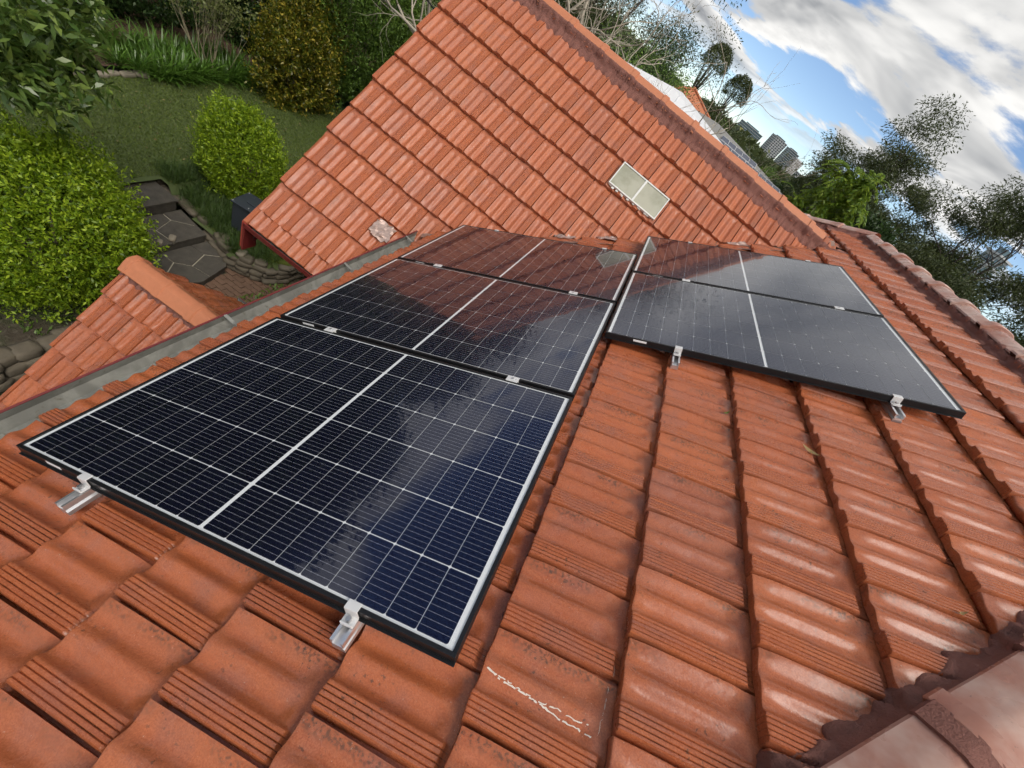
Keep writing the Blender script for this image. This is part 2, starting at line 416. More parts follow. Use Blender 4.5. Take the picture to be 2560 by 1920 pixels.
# ---------------------------------------------------------------- lay the tile courses
VB = math.tan(TH) / math.tan(TWG); VA = valley_y(0.0)
XV_END = (WRY - VA) / VB
EAVE_S = 1.775 - 6 * MG
for r in range(15):
    s = EAVE_S + r * MG
    ph = 0.147 if r % 2 == 0 else 0.147 - MW_ / 2
    k0 = math.floor((-1.6 - ph) / MW_); k1 = math.ceil((8.0 - ph) / MW_)
    for k in range(k0, k1):
        y = ph + k * MW_
        c = main_roof.pt(s + MG / 2, y + MW_ / 2)
        cuts = [plane((HIP0, 0, 0), (-1, 1, 0)), plane((HIP1, 0, 0), (-1, -1, 0)), plane((RX - 0.02, 0, 0), (-1, 0, 0))]
        if c[0] < XV_END + 0.1:
            if c[1] < WRY + 0.02: cuts.append(plane((0, VA - 0.07, 0), (VB, -1, 0)))
            else: cuts.append(plane((0, 2 * WRY - VA + 0.07, 0), (VB, 1, 0)))
        lay(main_roof, s, y, cuts, r, k + 60)
for r in range(-1, 11):
    s = r * WG if r >= 0 else -0.18
    ph = -1.400 if r % 2 == 1 else -1.400 + WW / 2
    if r == -1: ph = -1.400
    for k in range(-3, 26):
        j = ph + k * WW                           # x of the ribbed lip
        c = wing_roof.pt(s + WG / 2, -j + WW / 2)
        if r == -1 and c[0] > 0.3: continue
        cuts = [plane((WING_X0, 0, 0), (1, 0, 0)), plane((0, WRY - 0.02, 0), (0, -1, 0))]
        if c[0] > -0.10: cuts.append(plane((0, VA - 0.03, 0), (-VB, 1, 0)))
        lay(wing_roof, s, -j, cuts, r + 2, k + 60)
for r in range(-5, 2):
    s = r * 0.34
    if r == -5: s = -4.62 * 0.34
    ph = PORCH_X0 + (0.145 if r % 2 else 0.145 + 0.2235 / 2)
    for k in range(-1, 13):
        j = ph + k * 0.2235
        lay(porch_roof, s, -j, [plane((PORCH_X0, 0, 0), (1, 0, 0)), plane((0, PRY - 0.02, 0), (0, -1, 0)), plane((0.05, 0, 0), (-1, 0, 0))], r + 9, k + 60)

PW_, PL_, PGAP = 1.134, 1.722, 0.0227
PANEL_SPOTS = [(0.0, i * (PW_ + PGAP)) for i in range(3)] + [(1.739, 1.837 + i * (PW_ + PGAP)) for i in range(2)]
for blk in (((0, 0), (PL_, 0), (PL_, 3 * PW_ + 2 * PGAP), (0, 3 * PW_ + 2 * PGAP)), ((1.739, 1.837), (1.739 + PL_, 1.837), (1.739 + PL_, 1.837 + 2 * PW_ + PGAP), (1.739, 1.837 + 2 * PW_ + PGAP))):
    PANELS2D.append([tuple(proj(MU * a + MY * b)[0, :2]) for a, b in blk])
def seen_share(t):
    q = t['q'][:4, :2]; n_ = 0
    for a in (0.08, 0.36, 0.64, 0.92):
        for b in (0.08, 0.36, 0.64, 0.92):
            x, y = (q[0] * (1 - a) + q[1] * a) * (1 - b) + (q[3] * (1 - a) + q[2] * a) * b
            if not (0 < x < 2560 and 0 < y < 1920): continue
            if any(inside(pp, x, y) for pp in PANELS2D): continue
            if t['roof'] is not main_roof and x < 1150 and y > 1085 - 0.486 * x: continue
            if t['roof'] is main_roof and y < 560 + max(0, (x - 2000)) * 0.05 and x < 2055: continue
            n_ += 1
    return n_ / 16
ALL = main_roof.tiles + wing_roof.tiles + porch_roof.tiles
for t in ALL: t['vis'] = t['area'] * seen_share(t) if t['area'] > 0 else 0
ALL.sort(key=lambda t: -t['vis'])
PICK = [t for t in ALL[:300] if t['vis'] > 0]
REST = ALL[len(PICK):]
def cut_bm(bm, cuts):
    for p0, n0 in cuts:
        bmesh.ops.bisect_plane(bm, geom=bm.verts[:] + bm.edges[:] + bm.faces[:], plane_co=p0, plane_no=n0, clear_inner=True)
def tile_matrix(t):
    r = t['roof']
    M = frame(r.pt(t['s'] + t['ds'], t['y'], t['dz']), (r.up, r.ac, r.n))
    return M @ Matrix.Rotation(t['rz'], 4, 'Z') @ Matrix.Rotation(t['rx'], 4, 'X')
# roof bodies: boards and sarking under the tiles
def slab(name, poly, nrm, th, parent, mat=None):
    nrm = A(nrm); b = MB(); n_ = len(poly)
    top = [A(p) for p in poly]; bot = [p - nrm * th for p in top]
    b.add(top + bot, [tuple(range(n_)), tuple(range(2 * n_ - 1, n_ - 1, -1))] + [(i, i + n_, (i + 1) % n_ + n_, (i + 1) % n_) for i in range(n_)])
    return b.build(name, mat or M_DECK, parent)
def mp(s, y, c=-0.02): return main_roof.pt(s, y, c)
e0 = EAVE_S + 0.03
xe = mp(e0, 0)[0]
main_deck = slab('main_roof', [mp(e0, xe - HIP0), mp(RS, RIDGE_Y0), mp(RS, RIDGE_Y1), mp(e0, HIP1 - xe)], MN, 0.05, house)
tag(main_deck, 'long sloping terracotta roof that carries the solar panels')
wv_top = (WRY - WO[1]) / math.cos(TWG)
xw_top = XV_END
wing_deck = slab('wing_roof', [wing_roof.pt(-0.16, -(WING_X0 + 0.03), -0.02), wing_roof.pt(-0.16, 0.25, -0.02), wing_roof.pt((valley_y(-0.25) - WO[1]) / math.cos(TWG), 0.25, -0.02), wing_roof.pt(wv_top, -xw_top, -0.02), wing_roof.pt(wv_top, -(WING_X0 + 0.03), -0.02)], WN, 0.05, house)
tag(wing_deck, 'steep clean orange tile roof of the gabled wing')
back_n = A((0, math.sin(TWG), math.cos(TWG)))
b = MB()
p1 = A((WING_X0, WRY, WRZ - 0.05)); p2 = A((XV_END + 0.2, WRY, WRZ - 0.05)); L_ = 3.6
dn = A((0, math.cos(TWG), -math.sin(TWG)))
slab('wing_back_roof', [p1, p1 + dn * L_, A((0.1, 0, 0)) * 1 + A((0, 1, 0)) * (p1 + dn * L_)[1] + A((0, 0, 1)) * (p1 + dn * L_)[2], p2], back_n, 0.05, house, M_TILEW)
slab('hip_end_roof', [mp(e0, xe - HIP0), mp(RS, RIDGE_Y0), A((2 * RX - xe, xe - HIP0, mp(e0, 0)[2]))], A((0, -math.sin(TH), math.cos(TH))), 0.05, house, M_TILE)
slab('far_slope_roof', [mp(RS, RIDGE_Y0), A((2 * RX - xe, xe - HIP0, mp(e0, 0)[2])), A((2 * RX - xe, HIP1 - xe, mp(e0, 0)[2])), mp(RS, RIDGE_Y1)], A((math.sin(TH), 0, math.cos(TH))), 0.05, house, M_TILE)
slab('far_hip_roof', [mp(RS, RIDGE_Y1), A((2 * RX - xe, HIP1 - xe, mp(e0, 0)[2])), mp(e0, HIP1 - xe)], A((0, math.sin(TH), math.cos(TH))), 0.05, house, M_TILE)
pv0 = -4.62 * 0.34 + 0.02; pvt = (PRY - PO[1]) / math.cos(PT)
porch_deck = slab('porch_roof', [porch_roof.pt(pv0, -(PORCH_X0 + 0.03), -0.02), porch_roof.pt(pv0, -0.1, -0.02), porch_roof.pt(pvt, -0.1, -0.02), porch_roof.pt(pvt, -(PORCH_X0 + 0.03), -0.02)], PN, 0.05, house)
tag(porch_deck, 'small lower gable roof below the long gutter')
DECK = {id(main_roof): main_deck, id(wing_roof): wing_deck, id(porch_roof): porch_deck}
for t in PICK:
    M = tile_matrix(t); me = t['roof'].fine[t['k']][0]
    if t['cuts']:
        me = me.copy(); me.name = 'cut_roof_tile'
        bm = bmesh.new(); bm.from_mesh(me); Mi = M.inverted(); R3 = M.to_3x3().inverted()
        cut_bm(bm, [(Mi @ Vector(p), R3 @ Vector(n0)) for p, n0 in t['cuts']])
        if not bm.faces: bm.free(); continue
        bm.to_mesh(me); bm.free()
    link('tile', me, None, DECK[id(t['roof'])], M)
def join_tiles(name, tiles, mats, parent):
    V = []; F = []; mi = []; base = 0
    for t in tiles:
        r = t['roof']
        fine = t['area'] > 2600
        me, Vt, Ft = r.fine[t['k']] if fine else r.low
        M = tile_matrix(t)
        if t['cuts']:
            bm = bmesh.new(); bm.from_mesh(me); bm.transform(M); cut_bm(bm, [(Vector(p), Vector(n0)) for p, n0 in t['cuts']])
            bm.verts.index_update(); vv = [tuple(v.co) for v in bm.verts]; ff = [tuple(v.index for v in f.verts) for f in bm.faces]; bm.free()
        else:
            Mn = np.array(M); vv = (Vt @ Mn[:3, :3].T + Mn[:3, 3]).tolist(); ff = Ft
        V.extend(vv); F.extend([tuple(i + base for i in f) for f in ff]); mi.extend([mats.index(r.mat)] * len(ff)); base += len(vv)
    me = bpy.data.meshes.new(name); me.from_pydata(V, [], F); me.update()
    for m_ in mats: me.materials.append(m_)
    me.polygons.foreach_set('material_index', mi); me.polygons.foreach_set('use_smooth', [True] * len(mi))
    return link(name, me, None, parent)
tf = join_tiles('tile_field', [t for t in REST if t['area'] > 0 or t['roof'] is main_roof], [M_TILE, M_TILEW], house)
tag(tf, kind='stuff')

# ---------------------------------------------------------------- ridge and hip caps, mortar
def cap_mesh(name, half, drop, length, top=0.38, collar=0.011, mat=None, var=0, sharp=32):
    r_ = np.random.default_rng(var)
    hp = [(1.0, -drop), (0.985, -drop + 0.010), (0.93, -drop + 0.014 + drop * 0.03)]
    for q_ in (0.80, 0.68, 0.56): hp.append((q_, -drop + 0.016 + (drop - 0.022) * (0.93 - q_) / (0.93 - top - 0.08)))
    hp += [(top + 0.08, -0.008), (top + 0.01, -0.0035), (top - 0.08, -0.0008), (top * 0.5, 0.001)]
    prof = [(-a_ * half, z_) for a_, z_ in hp] + [(0, 0.002)] + [(a_ * half, z_) for a_, z_ in reversed(hp)]
    xs = [0.0, 0.004, 0.062, 0.072, 0.2, length * 0.7, length] if length > 0.25 else ([0.0, 0.004, 0.062, 0.072, 0.12, 0.16, length] if length > 0.1 else [length * q_ for q_ in (0, 0.1, 0.25, 0.4, 0.6, 0.8, 1)])
    V = []; n_ = len(prof)
    for i, x in enumerate(xs):
        ex = collar if 1 <= i <= 2 else (collar * 0.8 if i == 0 else 0.0)
        for y, z in prof:
            l_ = math.hypot(y, z + drop * 0.5 + 0.02) + 1e-6
            V.append((x, y + ex * y / half, z + ex * (1.0 if abs(y) < half * 0.7 else 0.5) + r_.normal(0, 0.0008)))
    b0 = len(V)
    for y, z in prof: V.append((0.0, y * 0.88, z - 0.018))
    F = [(i * n_ + j, i * n_ + j + 1, (i + 1) * n_ + j + 1, (i + 1) * n_ + j) for i in range(len(xs) - 1) for j in range(n_ - 1)]
    F += [(j, b0 + j, b0 + j + 1, j + 1) for j in range(n_ - 1)]
    me = bpy.data.meshes.new(name); me.from_pydata(V, [], F); me.update()
    bm = bmesh.new(); bm.from_mesh(me); bmesh.ops.recalc_face_normals(bm, faces=bm.faces)
    bm.to_mesh(me); bm.free()
    for pl_ in me.polygons: pl_.use_smooth = True
    try: me.set_sharp_from_angle(angle=math.radians(sharp))
    except Exception: pass
    if mat: me.materials.append(mat)
    return me
def run_caps(start, d, up, n_, spacing, meshes, parent, name='ridge_cap', lift=0.0):
    d = A(d) / np.linalg.norm(d); up = A(up); up = up - d * (up @ d); up /= np.linalg.norm(up); sd_ = np.cross(up, d)
    for i in range(n_):
        j = np.random.default_rng(i * 13 + int(abs(start[0]) * 100))
        M = frame(A(start) + d * spacing * i + up * (lift + j.normal(0, 0.002)) + sd_ * j.normal(0, 0.002), (d, sd_, up)) @ Matrix.Rotation(-0.022 + j.normal(0, 0.004), 4, 'Y') @ Matrix.Rotation(j.normal(0, 0.006), 4, 'Z')
        link(name, meshes[i % len(meshes)], None, parent, M)
DEP = [None]
def mortar_strip(name, p0, d, length, down, nrm, z0, z1, reach, parent, seed=1, n_=None):
    """bedding mortar from the cap edge down onto the tiles; ragged lower lip, tiles poke through it"""
    r_ = np.random.default_rng(seed); d = A(d) / np.linalg.norm(A(d)); down = A(down); nrm = A(nrm)
    n_ = n_ or int(length / 0.010); rows = 9
    e = np.cumsum(r_.normal(0, 0.012, n_ + 1)); e = e - np.convolve(e, np.ones(25) / 25, 'same')
    e = np.clip(e * 0.55 + 0.025 * (r_.random(n_ + 1) < 0.10) * r_.random(n_ + 1) + 0.012 * (seed in (3, 4, 8)) * np.sin(np.arange(n_ + 1) * 0.010 * 2 * math.pi / 0.113 + seed), -0.05, 0.05); e = np.convolve(e, np.ones(3) / 3, 'same')
    V = []; F = []
    if DEP[0] is None: bpy.context.view_layer.update(); DEP[0] = bpy.context.evaluated_depsgraph_get()
    for i in range(n_ + 1):
        for k in range(rows):
            f = k / (rows - 1); rr = reach * f + e[i] * f
            q = p0 + d * length * i / n_ + down * rr
            hit, loc, *_ = SC.ray_cast(DEP[0], Vector(q + nrm * 0.16), Vector(-nrm), distance=0.2)
            zt = float((A(loc) - q) @ nrm) if hit else z1 - 0.02
            zl = z0 + (z1 - z0) * f ** 1.2
            z = max(zl * (1 - f) + (zt + 0.007) * f, zt + 0.014 * (1 - f) + 0.003) + r_.normal(0, 0.0014)
            if k == rows - 1: z = zt - 0.004
            V.append(q + nrm * z)
    for i in range(n_):
        for k in range(rows - 1):
            F.append((i * rows + k, i * rows + k + 1, (i + 1) * rows + k + 1, (i + 1) * rows + k))
    me = bpy.data.meshes.new(name); me.from_pydata([tuple(v) for v in V], [], F); me.update()
    me.polygons.foreach_set('use_smooth', [True] * len(F))
    return link(name, me, M_MORTAR, parent)
capsW = [cap_mesh('wing_cap', 0.112, 0.092, 0.47, 0.30, 0.015, mat=M_CAPW, var=i, sharp=14) for i in range(2)]
wx0 = -0.521 - 3 * 0.4227
run_caps((wx0, WRY, WRZ + 0.028), (1, 0, 0), (0, 0, 1), 11, 0.4227, capsW, wing_deck)
run_caps((wx0 + 11 * 0.4227, WRY, WRZ + 0.028), (1, 0, 0), (0, 0, 1), 1, 0.4227, [cap_mesh('wing_cap_end', 0.112, 0.092, 0.235, 0.36, 0.015, M_CAPW, var=9)], wing_deck)
mortar_strip('mortar', wing_roof.pt(wv_top, -WING_X0, 0) - WV * 0.075, (1, 0, 0), XV_END - WING_X0 + 0.05, -WV, WN, 0.052, 0.022, 0.150, wing_deck, 3)
mortar_strip('mortar', A((WING_X0, WRY + 0.05, WRZ - 0.055)), (1, 0, 0), XV_END - WING_X0, A((0, math.cos(TWG), -math.sin(TWG))), back_n, 0.052, 0.022, 0.10, wing_deck, 4)
capsM = [cap_mesh('main_cap', 0.118, 0.066, 0.47, 0.40, 0.024, M_CAPM, var=i + 5) for i in range(3)]
nr = int((RIDGE_Y1 - RIDGE_Y0) / 0.42)
run_caps((RX, RIDGE_Y0 + 0.04, RZ + 0.060), (0, 1, 0), (0, 0, 1), nr, (RIDGE_Y1 - RIDGE_Y0 - 0.2) / nr, capsM, main_deck)
mortar_strip('mortar', mp(RS, RIDGE_Y0, 0) - MU * 0.085, (0, 1, 0), RIDGE_Y1 - RIDGE_Y0, -MU, MN, 0.055, 0.020, 0.075, main_deck, 5)
hd = A((1, 1, math.tan(TH))); hd /= np.linalg.norm(hd)
hstart = A((2.585 - 5 * 0.30, 2.585 - 5 * 0.30 - HIP0, 0)); hstart[2] = MO[2] + (hstart[0] - MO[0]) * math.tan(TH)
capsH = [cap_mesh('hip_cap', 0.128, 0.062, 0.48, 0.42, 0.016, M_CAPM, var=i + 15) for i in range(3)]
run_caps(hstart, hd, (0, 0, 1), 9, 0.30 * math.sqrt(2 + math.tan(TH) ** 2), capsH, main_deck, 'hip_cap', 0.078)
hside = A((-1, 1, 0)) / math.sqrt(2); hdown = np.cross(hd, MN); hdown = hdown if hdown @ hside > 0 else -hdown
hs0 = A((xe, xe - HIP0, 0)); hs0[2] = MO[2] + (xe - MO[0]) * math.tan(TH)
mortar_strip('mortar', hs0 + hdown * 0.105, hd, (RX - xe) * math.sqrt(2 + math.tan(TH) ** 2), hdown, MN, 0.066, 0.022, 0.052, main_deck, 6)
ringm = cap_mesh('cap_joint', 0.137, 0.064, 0.075, 0.42, 0.0, M_MORTAR, var=77)                # pointing wiped round the end of each hip cap
run_caps(hstart - hd * 0.062, hd, (0, 0, 1), 9, 0.30 * math.sqrt(2 + math.tan(TH) ** 2), [ringm], main_deck, 'mortar', 0.094)
fd = A((1, -1, math.tan(TH))); fd /= np.linalg.norm(fd)
fst = A((1.4, HIP1 - 1.4, 0)); fst[2] = MO[2] + (1.4 - MO[0]) * math.tan(TH)
run_caps(fst, fd, (0, 0, 1), 8, 0.30 * math.sqrt(2 + math.tan(TH) ** 2), capsH, main_deck, 'hip_cap', 0.078)
fdown = np.cross(fd, MN); fdown = fdown if fdown @ A((-1, -1, 0)) > 0 else -fdown
mortar_strip('mortar', fst + fdown * 0.10, fd, (RX - 1.4) * math.sqrt(2 + math.tan(TH) ** 2), fdown, MN, 0.066, 0.02, 0.09, main_deck, 7)
capsP = [cap_mesh('porch_cap', 0.135, 0.105, 0.43, 0.30, 0.010, mat=M_CAPW, var=i + 30, sharp=14) for i in range(2)]
run_caps((PORCH_X0 + 0.0, PRY, PRZ + 0.052), (1, 0, 0), (0, 0, 1), 7, 0.385, capsP, porch_deck)
mortar_strip('mortar', porch_roof.pt(pvt, -PORCH_X0, 0) - PV * 0.075, (1, 0, 0), 2.5, -PV, PN, 0.052, 0.022, 0.09, porch_deck, 8)
# far side of the porch roof: stepped shingle-like courses seen edge on
pbn = A((0, math.sin(PT), math.cos(PT))); pbd = A((0, math.cos(PT), -math.sin(PT)))
porch_back = slab('porch_back_roof', [A((PORCH_X0 + 0.02, PRY, PRZ - 0.02)), A((PORCH_X0 + 0.02, PRY, PRZ - 0.02)) + pbd * 1.75, A((0, PRY, PRZ - 0.02)) + pbd * 1.75, A((0, PRY, PRZ - 0.02))], pbn, 0.05, house)
pr2 = Roof(A((0, PRY, PRZ)) + pbd * 1.72, -pbd, A((1, 0, 0)), pbn, 0.34, 0.2235, M_TILE)
for r in range(5):
    for k in range(11):
        o_ = PORCH_X0 + (0.0 if r % 2 else -0.11) + k * 0.2235
        lay(pr2, r * 0.34, o_, [plane((PORCH_X0, 0, 0), (1, 0, 0)), plane((0, PRY + 0.02, 0), (0, 1, 0))], r + 30, k)
for t in pr2.tiles:
    M = tile_matrix(t); me = pr2.fine[t['k']][0]
    if t['cuts']:
        me = me.copy(); bm = bmesh.new(); bm.from_mesh(me); Mi = M.inverted(); R3 = M.to_3x3().inverted()
        cut_bm(bm, [(Mi @ Vector(p), R3 @ Vector(n0)) for p, n0 in t['cuts']]); bm.to_mesh(me); nf = len(bm.faces); bm.free()
        if not nf: continue
    t['obj'] = 1
tf2 = join_tiles('tile_field', pr2.tiles, [M_TILE], porch_back); tag(tf2, kind='stuff')

# valley flashing between wing and main roof
vd = A((1, VB, math.tan(TH))); vd /= np.linalg.norm(vd)
v0 = A((-0.30, valley_y(-0.30), MO[2] + (-0.30 - MO[0]) * math.tan(TH)))
lv = (XV_END + 0.30) * math.sqrt(1 + VB ** 2 + math.tan(TH) ** 2)
vm_ = np.cross(vd, MN); vm_ = vm_ if vm_[1] < 0 else -vm_
vw_ = np.cross(vd, WN); vw_ = vw_ if vw_[1] > 0 else -vw_
b = MB()
for i in range(61):
    q = v0 + vd * lv * i / 60; r_ = np.random.default_rng(i)
    b.v += [tuple(q + vm_ * 0.20 + MN * (0.016 + r_.normal(0, 0.003))), tuple(q + vm_ * 0.07 + MN * (0.006 + r_.normal(0, 0.003))), tuple(q + A((0, 0, 0.002))), tuple(q + vw_ * 0.10 - WN * 0.012)]
    if i: b.f += [((i - 1) * 4 + k, (i - 1) * 4 + k + 1, i * 4 + k + 1, i * 4 + k) for k in range(3)]
b.build('valley_flashing', simple('old_lead', (0.30, 0.19, 0.15), 0.6, 0.15, 0.35, 14, 0.4), house, True)
def crumple(name, cen, ax, ay, nz, sx_, sy_, seed, parent):
    r_ = np.random.default_rng(seed); n_ = 9; V = []; F = []
    for i in range(n_):
        for j in range(n_):
            a = (i / (n_ - 1) - 0.5); c = (j / (n_ - 1) - 0.5)
            rim = 1 + r_.normal(0, 0.06)
            V.append(tuple(A(cen) + A(ax) * a * sx_ * rim + A(ay) * c * sy_ * rim + A(nz) * (0.012 + abs(r_.normal(0, 0.010)))))
    for i in range(n_ - 1):
        for j in range(n_ - 1):
            if (i, j) in ((0, 0), (0, n_ - 2), (n_ - 2, 0)): continue
            F.append((i * n_ + j, (i + 1) * n_ + j, (i + 1) * n_ + j + 1, i * n_ + j + 1))
    me = bpy.data.meshes.new(name); me.from_pydata(V, [], F); me.update()
    return link(name, me, M_FOIL, parent)
fx = wing_roof
def wing_xy(x, y, c=0.0): return A((x, y, WO[2] + (y - WO[1]) * math.tan(TWG))) + WN * c
crumple('lead_patch', wing_xy(-0.60, 3.16, 0.035), (1, 0, 0), WV, WN, 0.22, 0.18, 1, wing_deck)
for x in (0.03, 0.86, 1.22, 2.35):
    crumple('lead_patch', A((x, valley_y(x) - 0.02, MO[2] + (x - MO[0]) * math.tan(TH) + 0.02)), vd, vm_, MN, 0.22, 0.16, int(x * 100), house)
# ---------------------------------------------------------------- solar panels
cb = MB()
CW, CH = 0.0894, 0.1796
c_ = 0.004
pl = [(-CW / 2 + c_, -CH / 2), (CW / 2 - c_, -CH / 2), (CW / 2, -CH / 2 + c_), (CW / 2, CH / 2 - c_), (CW / 2 - c_, CH / 2), (-CW / 2 + c_, CH / 2), (-CW / 2, CH / 2 - c_), (-CW / 2, -CH / 2 + c_)]
cb.prism(pl, (0, 0, 0), (1, 0, 0), (0, 1, 0), (0, 0, 1), -0.0006, 0.0)
CELL = cb.mesh('cell'); CELL.materials.append(M_CELL)
PLAB = ['nearest black framed solar panel, closest to the camera above the gutter', 'middle solar panel of the row of three along the gutter', 'farthest solar panel of the gutter row, under the steep tiled wing', 'nearer of the two upslope solar panels, bright with reflected cloud', 'farther of the two upslope solar panels, beside the roof valley']
fb = MB()
for (x0, x1, y0, y1) in ((0, PL_, 0, 0.012), (0, PL_, PW_ - 0.012, PW_), (0, 0.012, 0.012, PW_ - 0.012), (PL_ - 0.012, PL_, 0.012, PW_ - 0.012)):
    fb.box(((x0 + x1) / 2, (y0 + y1) / 2, -0.0175), (x1 - x0, y1 - y0, 0.035))
fb.box((PL_ / 2, 0.003, -0.0335), (PL_, 0.022, 0.003))
fme = None
bsm = MB().box((PL_ / 2, PW_ / 2, -0.0075), (PL_ - 0.024, PW_ - 0.024, 0.004)).mesh('backsheet'); bsm.materials.append(M_BACK)
glm = MB().add([(0.012, 0.012, -0.0015), (PL_ - 0.012, 0.012, -0.0015), (PL_ - 0.012, PW_ - 0.012, -0.0015), (0.012, PW_ - 0.012, -0.0015)], [(0, 1, 2, 3)]).mesh('glass'); glm.materials.append(M_GLASS)
lab = MB().box((0.20, -0.0006, -0.012), (0.075, 0.001, 0.012)).mesh('label'); lab.materials.append(M_BACK)
for i, (s0, y0) in enumerate(PANEL_SPOTS):
    e = empty('solar_panel'); e.matrix_world = frame(MU * s0 + MY * y0, (MU, MY, MN))
    tag(e, PLAB[i], 'solar panel', 'solar panels on the main roof')
    if fme is None:
        fo = fb.build('frame', M_FRAME, e, bevel=0.0012); fme = fo.data
    else: link('frame', fme, None, e)
    link('backsheet', bsm, None, e); link('glass', glm, None, e); link('rating_label', lab, None, e)
    for h in range(2):
        for a in range(9):
            for c in range(6):
                x = (0.0285 if h == 0 else 0.8670) + (a + 0.5) * 0.0917
                y = 0.0185 + (c + 0.5) * 0.18283
                link('cell', CELL, None, e, Matrix.Translation((x, y, -0.0036)))

# ---------------------------------------------------------------- mounting rails with clamps
rp = [(-0.020, -0.080), (0.020, -0.080), (0.020, -0.066), (0.014, -0.060), (0.020, -0.054), (0.020, -0.036), (0.011, -0.036), (0.011, -0.041), (0.015, -0.041), (0.015, -0.056), (-0.015, -0.056), (-0.015, -0.041), (-0.011, -0.041), (-0.011, -0.036), (-0.020, -0.036), (-0.020, -0.054), (-0.014, -0.060), (-0.020, -0.066)]
def end_clamp(parent, y, sgn):
    b = MB()
    b.box((0, y + sgn * 0.006, 0.0025), (0.040, 0.024, 0.004)); b.box((0, y - sgn * 0.005, -0.013), (0.040, 0.004, 0.030))
    b.box((0, y - sgn * 0.018, -0.030), (0.040, 0.026, 0.004)); b.box((0, y - sgn * 0.030, -0.026), (0.036, 0.004, 0.012))
    c = b.build('end_clamp', M_ALUW, parent, bevel=0.0008)
    b2 = MB(); b2.tube([(0, y - sgn * 0.018, -0.028), (0, y - sgn * 0.018, -0.016)], [0.0075, 0.0075], 10); b2.tube([(0, y - sgn * 0.018, -0.016), (0, y - sgn * 0.018, -0.0155)], [0.0035, 0.003], 6)
    b2.build('bolt', M_STEEL, c)
def mid_clamp(parent, y):
    b = MB(); b.box((0, y, 0.0026), (0.058, 0.040, 0.0042)); b.box((0, y, -0.012), (0.056, 0.016, 0.026))
    c = b.build('mid_clamp', M_ALUW, parent, bevel=0.0008)
    MB().tube([(0, y, 0.004), (0, y, 0.0085)], [0.0065, 0.0065], 8).build('bolt', M_STEEL, c)
RL = ['lower aluminium rail under the row of three solar panels, near the gutter', 'upper aluminium rail under the row of three solar panels', 'lower aluminium rail under the two upslope solar panels', 'upper aluminium rail under the two upslope solar panels']
for i, (s, y0, y1, mids, ya, yb) in enumerate(((0.365, -0.085, 3.55, (1.1454, 2.3021), 0, 3.4474), (1.425, -0.070, 3.55, (1.1454, 2.3021), 0, 3.4474), (2.15, 1.738, 4.20, (2.9824,), 1.837, 4.1277), (3.185, 1.735, 4.20, (2.9824,), 1.837, 4.1277))):
    e = empty('mounting_rail'); e.matrix_world = frame(MU * s, (MU, MY, MN)); tag(e, RL[i], 'rail', 'mounting rails')
    MB().prism(rp, (0, 0, 0), (1, 0, 0), (0, 0, 1), (0, 1, 0), y0, y1).build('rail', M_ALU, e)
    end_clamp(e, ya, 1); end_clamp(e, yb, -1)
    for y in mids: mid_clamp(e, y)
    for y in np.arange(y0 + 0.5, y1, 0.9):
        b = MB(); b.box((0.026, y, -0.085), (0.006, 0.035, 0.07)); b.box((0.05, y, -0.118), (0.06, 0.035, 0.006)); b.build('roof_bracket', M_STEEL, e)

# ---------------------------------------------------------------- gutters, fascia, walls
def gutter(org, du, length, out, parent, name='gutter', wd=0.135, dp=0.085, straps=(), debris=False):
    """open eaves gutter: runs along du, opens upwards, outer lip towards out"""
    up = A((0, 0, 1)); th = 0.004
    prof = [(0, 0.01), (0, -dp), (wd * 0.75, -dp), (wd, -dp * 0.55), (wd, 0.0), (wd + 0.010, 0.002), (wd + 0.010, -0.010), (wd + th, -0.012), (wd + th, -dp * 0.55 - 0.002), (wd * 0.75 + 0.002, -dp - th), (-th, -dp - th), (-th, 0.01)]
    ob = MB().prism(prof, org, out, up, du, 0, length).build(name, M_RED, parent)
    inn = [(0.0012, 0.008), (0.0012, -dp + 0.0012), (wd * 0.75, -dp + 0.0012), (wd - 0.0012, -dp * 0.55), (wd - 0.0012, -0.001)]
    V = []; F = []; nn = 40
    for i in range(nn + 1):
        for a, b_ in inn: V.append(tuple(A(org) + A(out) * a + up * b_ + A(du) * (length * i / nn)))
    for i in range(nn):
        for k in range(4): F.append((i * 5 + k, i * 5 + k + 1, (i + 1) * 5 + k + 1, (i + 1) * 5 + k))
    me = bpy.data.meshes.new('gutter_lining'); me.from_pydata(V, [], F); me.update()
    link('gutter_lining', me, M_GUTIN, ob)
    for s in straps:
        b = MB(); p = A(org) + A(du) * s
        b.add([p + A(out) * a + up * z + A(du) * d for d in (0, 0.022) for a, z in ((0.0, 0.006), (wd * 0.5, -0.008), (wd, 0.003), (wd, 0.000), (wd * 0.5, -0.012), (0, 0.002))], [(0, 1, 7, 6), (1, 2, 8, 7), (3, 4, 10, 9), (4, 5, 11, 10), (2, 3, 9, 8)])
        b.build('gutter_strap', M_GUTIN, ob)
    if debris:
        r_ = np.random.default_rng(5); b = MB()
        for _ in range(140):
            p = A(org) + A(du) * r_.uniform(0, length) + A(out) * r_.uniform(0.02, wd * 0.8) + up * (-dp + 0.008 + r_.uniform(0, 0.02))
            q = r_.normal(0, 1, 3); q /= np.linalg.norm(q); w_ = np.cross(q, (0, 0, 1)) * 0.4
            l_ = r_.uniform(0.02, 0.05); b.add([p, p + (q + w_) * l_ * 0.5, p + q * l_, p + (q - w_) * l_ * 0.5], [(0, 1, 2, 3)])
        b.build('leaf_litter', simple('rotting_leaves', (0.05, 0.035, 0.025), 0.9), ob).__setitem__('kind', 'stuff')
    return ob
gz = -0.285
